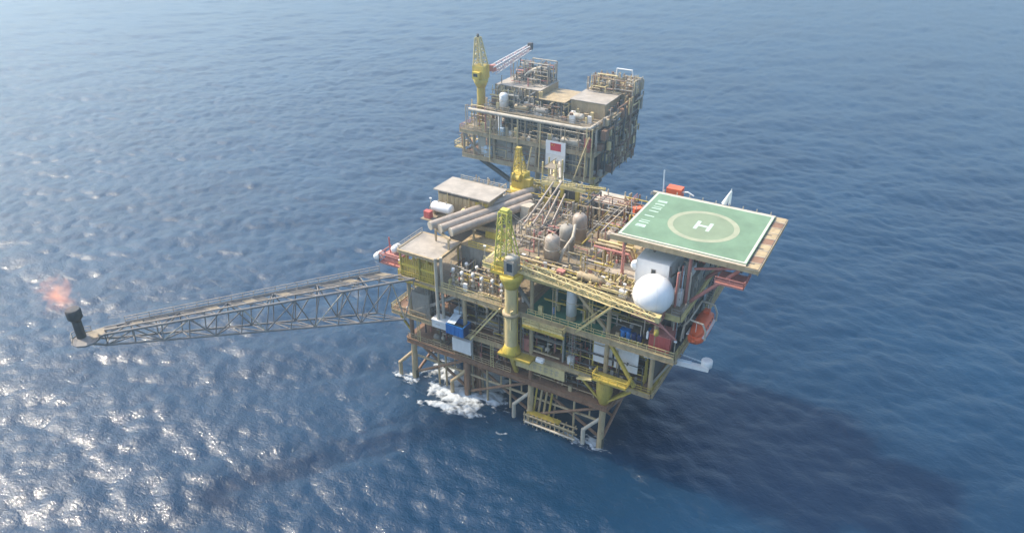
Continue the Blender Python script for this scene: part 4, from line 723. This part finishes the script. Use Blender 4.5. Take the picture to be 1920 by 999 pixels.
P(rp, 'wall_panel', 'grey_steel', 'box', -5.0, 2.2, 81.6, 81.9, 17.8, 24.4); P(rp, 'bulkhead', 'dark_steel', 'box', -34, 1.5, 87, 87.2, 17.7, 24); P(rp, 'bulkhead', 'dark_steel', 'box', -31, 1.5, 90, 90.2, 25.3, 31); P(rp, 'bulkhead', 'grey_steel', 'box', -.2, 0, 82.5, 104, 17.7, 24); P(rp, 'bulkhead', 'dark_steel', 'box', -.4, -.2, 84, 104, 25.3, 31)  # dark bulkheads carry the interior shade in their colour
for k in range(9): P(rp, 'side_panel', ('grey_steel', 'brown_steel', 'tan_steel')[k % 3], 'box', 2.2, 2.4, 82.5+k*2.35, 84.3+k*2.35, 18 if k % 2 else 26, 23.5 if k % 2 else 30.4)
rail([(-40.5, 79.9, 25.2), (2.9, 79.9, 25.2), (2.9, 105, 25.2)], 'tan_steel', t=.09); rail([(-40, 80.1, 17.6), (-2, 80.1, 17.6)], 'tan_steel', t=.08); rail([(-40.5, 80, 25.2), (-40.5, 105, 25.2)], 'pink_red', t=.08); rail([(2.6, 82, 32), (2.6, 104, 32)], 'grey_steel', t=.08); rail([(-33, 81.9, 32), (2.5, 81.9, 32)], 'grey_steel', t=.07)
pipes(100, -39, 1, 80.0, 86, 18, 24.4, ['tan_steel', 'grey_steel', 'pale_steel', 'brown_steel', 'cream']); pipes(80, -34, 1, 80.2, 86, 25.5, 31, ['tan_steel', 'grey_steel', 'pale_steel', 'dark_steel']); pipes(80, 2.4, 6.2, 82, 104, 17.5, 36, ['tan_steel', 'grey_steel', 'brown_steel', 'dark_steel', 'brown_steel'], r=(.09, .3), axs='xyyyy')
for x, y in ((-30, 79.6), (-20.5, 79.4), (-13.5, 79.4), (1.0, 79.2), (2.6, 79.4)): P(rp, 'drain_pipe', 'cream', 'tube', (x, y, 17.0), (x+random.uniform(-.4, .4), y+.4, 32.2), .2, 8)
P(rp, 'drain_pipe', 'cream', 'tube', (2.0, 79.0, 30), (-2.6, 78.6, 15), .22, 8); P(rp, 'drain_pipe', 'cream', 'tube', (-15.6, 79, 24), (-17, 78.4, 15), .2, 8)
P(rp, 'bracket_strut', 'grey_steel', 'bar', (-40, 80.5, 24.5), (-34, 80.5, 18), .5); P(rp, 'bracket_strut', 'grey_steel', 'bar', (3, 82, 25), (6, 100, 22), .4)
P(rp, 'side_platform', 'tan_steel', 'box', 2.8, 6.0, 94, 104.5, 25.0, 25.2); P(rp, 'side_platform', 'grey_steel', 'box', 2.8, 6.4, 97, 104.5, 32.0, 32.2); P(rp, 'side_wall', 'brown_steel', 'box', 3.2, 5.0, 99, 103, 17.5, 31.9); rail([(6.0, 94, 25.2), (6.0, 104.5, 25.2)], 'tan_steel', t=.08)
P(rp, 'side_platform', 'cream', 'box', -43.0, -40.2, 80.4, 90, 18.6, 18.8); rail([(-40.3, 80.5, 18.8), (-42.9, 80.5, 18.8), (-42.9, 90, 18.8)], 'cream', t=.12, h=1.8); pipes(20, -42.8, -38, 80.5, 90, 18.9, 23, ['cream', 'tan_steel', 'pink_red'], r=(.08, .25))
pf = pfs
t = thing('edge_pipeline', 'thick pale pipe running along the top front edge of the rear platform', 'pipeline', (-17, 79.6, 31)); P(t, 'pipe', 'pale_steel', 'path', [(-36.8, 79.6, 31.7), (-.2, 79.6, 32.0), (1.6, 80.6, 32.0), (3.4, 92, 33.2)], .52, 12)
for k in range(9): P(t, 'support', 'tan_steel', 'bar', (-35+k*4.2, 79.7, 25.2), (-35+k*4.2, 79.7, 31.3), .22)
fbd = thing('flag_board', 'white board with a red five star flag on the front of the rear platform', 'flag board', (-8.2, 79.2, 18.6))
P(fbd, 'upper_board', 'white', 'box', -11.2, -5.1, 79.2, 79.4, 23.2, 27.0); P(fbd, 'lower_board', 'dirty_white', 'box', -11.2, -5.1, 79.18, 79.38, 18.5, 23.15); P(fbd, 'frame', 'grey_steel', 'box', -11.3, -5.0, 79.41, 79.55, 18.4, 27.1); fl = P(fbd, 'flag', 'flag_red', 'box', -9.75, -6.45, 79.16, 79.19, 24.3, 26.5)
def star(cx, cz, r, a0):
    m = MB(); pts = [(cx+(r if k % 2 == 0 else r*.38)*math.sin(a0+math.pi*k/5), 79.15, cz+(r if k % 2 == 0 else r*.38)*math.cos(a0+math.pi*k/5)) for k in range(10)]; m.quad(pts); m.quad([(x, y+.008, z) for x, y, z in reversed(pts)]); return m.build('star', 'star_yellow', fl)
star(-9.2, 25.95, .33, 0); [star(-9.2+dx, 25.95+dz, .11, a) for dx, dz, a in ((.55, .33, .6), (.77, .11, .2), (.77, -.2, 0), (.55, -.42, .5))]
vw = vessel((-27.4, 83.6, 32.0), 1.25, 5.0, 'white upright vessel behind the edge pipe of the rear platform', 'white')
P(vw, 'lower_shell', 'white', 'tube', (-27.4, 81.4, 25.4), (-27.4, 81.4, 31.2), .6, 10)
rcx, rcy = -35.9, 85.0
rcn = thing('far_platform_crane', 'pale yellow crane at the left corner of the rear platform', 'crane', (rcx, rcy, 25.2)); P(rcn, 'pedestal', 'olive_yellow', 'tube', (rcx, rcy, 25.2), (rcx, rcy, 38.6), 1.25, 16); m = MB().lathe((rcx, rcy, 0), [(1.3, 37.0), (2.0, 38.4), (2.3, 39.4), (2.1, 39.6)], 16); m.build('slew_collar', 'yellow', rcn); P(rcn, 'machine_house', 'yellow', 'box', rcx-1.9, rcx+1.9, rcy-1.6, rcy+1.8, 39.62, 43.4); P(rcn, 'cab', 'yellow', 'box', rcx-1.2, rcx+1.0, rcy-2.8, rcy-1.62, 39.8, 41.9); P(rcn, 'window', 'glass_dark', 'box', rcx-.8, rcx+.6, rcy-2.86, rcy-2.82, 40.6, 41.5)
tri_lattice(rcn, (rcx, rcy, 43.4), (rcx-.7, rcy, 51.2), 3.2, 1.2, 2.8, 1.2, 6, 'pale_yellow', r=.16, lat='mast_lattice'); P(rcn, 'mast_head', 'dark_steel', 'lathe', (rcx-.7, rcy, 51.7), [(.35, -.5), (.45, 0), (.3, .5)], 8); tri_lattice(rcn, (rcx+2.8, rcy+2.2, 41.8), (rcx+9.2, rcy+12.6, 46.8), 2.2, 1.5, 2.2, 1.3, 9, 'faded_pink', 'dirty_white', r=.12, lat='boom_lattice')
P(rcn, 'boom_head', 'dark_steel', 'box', rcx+8.8, rcx+9.9, rcy+12.2, rcy+13.6, 46.2, 48.2); P(rcn, 'boom_foot', 'pink_red', 'box', rcx+1.7, rcx+3.2, rcy+1.9, rcy+3.4, 41.4, 43.2)
def rblock(x0, x1, y0, y1, z0, z1, nm, label, wall, roof, n=6):
    t = thing(nm, label, 'module', ((x0+x1)/2, y0, z0)); P(t, 'wall', wall, 'box', x0, x1, y0, y1, z0+.01, z1); P(t, 'roof', roof, 'box', x0-.3, x1+.3, y0-.3, y1+.3, z1+.01, z1+.2)
    for k in range(n): d = (x1-x0)/n; P(t, 'wall_panel', wall, 'box', x0+k*d+.08, x0+(k+1)*d-.08, y0-.08, y0-.01, z0+.3, z1-.3)
    return t
a = rblock(-32, -18, 88, 100, 32, 37.6, 'rear_left_module', 'flat roofed tan module in the middle left of the rear platform', 'tan_steel', 'roof_plate', 7)
b = rblock(-8.5, 2.0, 89, 99.5, 32, 36.4, 'rear_right_module', 'flat pale roofed module at the right of the rear platform', 'tan_steel', 'roof_plate', 6)
c = rblock(-30, -24, 101, 104.5, 32, 38.5, 'rear_back_module', 'grey module at the far back of the rear platform', 'grey_steel', 'roof_plate', 4)
fr_ = thing('pipe_frame_tower', 'grey pipe frame with curved duct standing on the rear platform roof', 'pipe frame', (-24, 98, 37.8))
for x in (-26.5, -22.0, -18.4):
    for y in (94.5, 99.5): P(fr_, 'post', 'grey_steel', 'tube', (x, y, 37.8), (x, y, 43.4), .2, 7)
for y in (94.5, 99.5): P(fr_, 'beam', 'pale_steel', 'tube', (-26.5, y, 43.4), (-18.4, y, 43.4), .18, 7)
P(fr_, 'curved_duct', 'pale_steel', 'path', [(-26.5, 94.2, 39), (-25, 94.2, 40.6), (-23, 94.2, 41.8), (-21, 94.2, 42.4)], .5, 10); P(fr_, 'vessel', 'dark_steel', 'lathe', (-20.6, 97, 38), [(1.4, 0), (1.4, 3), (.6, 3.8)], 14)
pipes(60, -31, -18.4, 93, 100, 38, 43, ['grey_steel', 'pale_steel', 'dark_steel', 'tan_steel', 'pink_red'], fr_, (.08, .2))
rq = thing('rooftop_equipment', 'cluster of tan fans and pipes at the right rear top of the rear platform', 'equipment', (1, 101, 36.6))
P(rq, 'platform', 'tan_steel', 'box', -8.5, 5.8, 99.8, 107, 36.6, 36.8); P(rq, 'support', 'tan_steel', 'box', -8, 5.2, 100.2, 106.6, 32.05, 36.55)
for k in range(9):
    x = -4.6+(k % 5)*2.2; y = 101.4+(k//5)*3.2; m = MB().lathe((x, y, 36.8), [(.9, 0), (.95, 1.4+.5*(k % 3)), (.6, 2.2+.5*(k % 3))], 12); m.build('fan_drum', ('tan_steel', 'pale_steel', 'grey_steel')[k % 3], rq)
pipes(150, -8, 6.2, 98, 106.5, 36.9, 40.8, ['tan_steel', 'pale_steel', 'grey_steel', 'cream', 'brown_steel'], rq, (.08, .24)); P(rq, 'hoop_frame', 'white', 'path', [(-1.5, 104, 40), (-1.2, 104, 42.6), (3.4, 104, 42.6), (3.8, 104, 40)], .2, 8)
rm = thing('middle_roof_piping', 'dense tan pipework between the two modules on the rear platform', 'pipework', (-14, 88, 32))
pipes(120, -26, -8.8, 83, 95, 32.2, 35.8, ['tan_steel', 'pale_steel', 'grey_steel', 'brown_steel', 'dark_steel', 'cream'], rm, (.08, .26)); P(rm, 'platform', 'tan_steel', 'box', -17.4, -9, 86, 98, 35.9, 36.1)
for k, (x, y, l) in enumerate(((-21.6, 84, 'tan tank second from the white vessel on the rear platform'), (-15.4, 84.2, 'tan tank above the flag board on the rear platform'), (-4.6, 84.6, 'tan tank at the front right of the rear platform top deck'))): hvessel((x, y, 32.02), 4.6, .9, 'x', l, ('tan_steel', 'grey_steel', 'pale_steel')[k])
hvessel((-4.4, 81.6, 25.22), 6.4, 1.15, 'x', 'pale horizontal tank right of the flag board on the rear platform', 'pale_steel')
for loc, l in (((-30.5, 81.8, 25.22), 'pump skid at the left front of the rear platform'), ((-18.6, 81.8, 25.22), 'pump skid left of the flag board on the rear platform'), ((-25, 81.9, 17.62), 'pump skid on the lowest deck of the rear platform')): copy_tree(p0, loc, l, 'pump skids')
for a in (((-31.2, 79.9+1.0, 17.62), 2.6, 1.2, 3.2, 'pale_blue', 'pale blue cabinet at the left of the rear platform lower deck'), ((-26.6, 80.9, 25.22), 1.8, 1.2, 2.2, 'pale_blue', 'pale cabinet near the white vessel on the rear platform'), ((.9, 80.8, 25.22), 1.6, 1.2, 3.6, 'red', 'red cabinet at the right corner of the rear platform')): cabinet(*a)
# bridge between the two platforms
br = thing('link_bridge', 'tan lattice footbridge linking the two platforms', 'bridge', (10, 56, 27)); Bp = ((15.5, 33.6, 27), (-8, 79.2, 26.2))
tri_lattice(br, (15, 33.8, 28.2), (-7.5, 79.0, 19.6), 3.2, 3.2, 3.0, 3.0, 12, 'tan_steel', 'pale_steel', r=.14, lat='bridge_lattice'); P(br, 'walkway', 'grating', 'bar', (15, 33.8, 26.9), (-7.5, 79, 18.3), 2.4, .12); P(br, 'pipe', 'pale_steel', 'tube', (15.9, 34.2, 29.9), (-6.6, 79, 21.3), .4, 9); P(br, 'pipe', 'pale_yellow', 'tube', (14.2, 33.4, 29.9), (-8.3, 79, 21.3), .3, 9)
bh = thing('rear_stair_tower', 'tan lattice tower between the rear crane and the flag board', 'tower', (12, 35, 20))
for x in (11.4, 14.6):
    for y in (33.6, 36.6): P(bh, 'post', 'pale_yellow', 'tube', (x, y, 18), (x, y, 40.6), .18, 7)
for k in range(8):
    z = 19+k*2.9; P(bh, 'brace', 'tan_steel', 'bar', (11.4, 33.6, z), (14.6, 33.6, z+2.7), .2); P(bh, 'landing', 'grating', 'box', 11.5, 14.5, 33.7, 36.5, z, z+.1)

t = thing('roof_edge_piping', 'jumble of pipes and small vents on the left roof of the rear platform', 'pipework', (-25, 92, 37.8)); pipes(50, -31.5, -18.5, 88.5, 99.5, 37.85, 40.2, ['tan_steel', 'pale_steel', 'grey_steel', 'dark_steel', 'pink_red'], t, (.08, .25))
t = thing('left_corner_piping', 'cream and rusty pipes stacked at the left front corner of the rear platform', 'pipework', (-34, 80, 25.3)); pipes(60, -40, -29, 80.1, 90, 25.4, 32.5, ['cream', 'tan_steel', 'brown_steel', 'pale_steel', 'pink_red'], t, (.08, .25))
for z, x0, x1, y, mts in ((17.6, -35, 2, 80.6, ['grey_steel', 'pale_blue', 'tan_steel', 'dirty_white', 'brown_steel']), (25.2, -36, 2, 80.4, ['pale_yellow', 'dirty_white', 'red', 'tan_steel', 'grey_steel']), (32, -32, 2, 82.4, ['tan_steel', 'dirty_white', 'brown_steel', 'cream'])):
    for k in range(26):
        x = random.uniform(x0, x1); yy = y+random.uniform(0, 5); sx, sy, sz = random.uniform(.4, 1.6), random.uniform(.3, 1), random.uniform(.6, 2.8)
        P(rp, 'junction_box', random.choice(mts), 'box', x-sx/2, x+sx/2, yy-sy/2, yy+sy/2, z+.02, z+sz)

for k in range(46):
    x = random.uniform(2.6, 5.6); yy = random.uniform(83, 104); z = random.choice((17.8, 21, 25.3, 28.5, 32.1)); sx, sy, sz = random.uniform(.5, 2.2), random.uniform(.6, 2.6), random.uniform(.6, 3.0)
    P(rp, 'junction_box', random.choice(['tan_steel', 'brown_steel', 'grey_steel', 'cream', 'pale_steel', 'tan_steel']), 'box', x-sx/2, x+sx/2, yy-sy/2, yy+sy/2, z, z+sz)

t = thing('module_front_piping', 'pipes and ducts stacked against the left roof module of the rear platform', 'pipework', (-25, 87, 32)); pipes(70, -33, -17, 84, 88, 32.2, 37.8, ['tan_steel', 'pale_steel', 'grey_steel', 'dark_steel', 'cream'], t, (.1, .3))

t = thing('right_side_piping', 'ragged tan pipes and struts jutting from the right side of the rear platform', 'pipework', (5, 98, 20)); [pipes(24, 3.2, x1, y0, 105, z0, z1, ['tan_steel', 'pale_steel', 'brown_steel', 'cream', 'grey_steel'], t, (.1, .3), axs='xyyz') for x1, y0, z0, z1 in ((5.2, 88, 18.6, 23), (6.6, 92, 25.4, 29), (7.4, 96, 32.3, 37))]
# ================================================================== FLAME AND HAZE
def flame():
    m = bpy.data.materials.new('flame_gas'); m.use_nodes = True; nt = m.node_tree; n = nt.nodes; L = nt.links.new; n.remove(n['Principled BSDF'])
    v = n.new('ShaderNodeVolumePrincipled'); v.inputs['Density'].default_value = 0.0
    tc = n.new('ShaderNodeTexCoord'); nz = n.new('ShaderNodeTexNoise'); nz.inputs['Scale'].default_value = .75; nz.inputs['Detail'].default_value = 7; L(tc.outputs['Object'], nz.inputs['Vector'])
    mp = n.new('ShaderNodeMapping'); mp.inputs['Scale'].default_value = (1/4.4, 1/3.6, 1/4.4); L(tc.outputs['Object'], mp.inputs[0])
    ln = n.new('ShaderNodeVectorMath'); ln.operation = 'LENGTH'; L(mp.outputs[0], ln.inputs[0])
    ad = n.new('ShaderNodeMath'); ad.operation = 'MULTIPLY_ADD'; L(nz.outputs[0], ad.inputs[0]); ad.inputs[1].default_value = 2.2; ad.inputs[2].default_value = -.4
    sb = n.new('ShaderNodeMath'); sb.operation = 'SUBTRACT'; sb.use_clamp = True; L(ad.outputs[0], sb.inputs[0]); L(ln.outputs['Value'], sb.inputs[1])
    ml = n.new('ShaderNodeMath'); ml.operation = 'MULTIPLY'; L(sb.outputs[0], ml.inputs[0]); ml.inputs[1].default_value = .11; L(ml.outputs[0], v.inputs['Emission Strength'])
    ml2 = n.new('ShaderNodeMath'); ml2.operation = 'MULTIPLY'; L(sb.outputs[0], ml2.inputs[0]); ml2.inputs[1].default_value = .18; L(ml2.outputs[0], v.inputs['Density']); v.inputs['Color'].default_value = (.9, .45, .25, 1)
    v.inputs['Emission Color'].default_value = (1, .37, .19, 1); L(v.outputs[0], n['Material Output'].inputs['Volume']); MATS['flame'] = m
flame()
fo = (-36.6, -45.7, 35.4)
f = MB().ball(fo, 1, 20, 12, (4.6, 4.0, 4.6)).build('flare_flame', 'flame', org=fo); tag(f, 'pale orange gas flame above the black flare stack', 'flame')
HAZE = 0.0008
if HAZE:
    m = bpy.data.materials.new('haze_air'); m.use_nodes = True; n = m.node_tree.nodes; n.remove(n['Principled BSDF']); v = n.new('ShaderNodeVolumePrincipled')
    v.inputs['Color'].default_value = (.62, .83, 1, 1); v.inputs['Density'].default_value = HAZE; v.inputs['Anisotropy'].default_value = .55; m.node_tree.links.new(v.outputs[0], n['Material Output'].inputs['Volume']); MATS['haze'] = m
    h = MB().box(-9500, 9500, -9500, 9500, -8, 112).build('haze', 'haze'); tag(h, 'thin pale sea haze filling the air', 'haze', kind='stuff')
for o in bpy.data.objects:
    if '_o' in o: del o['_o']
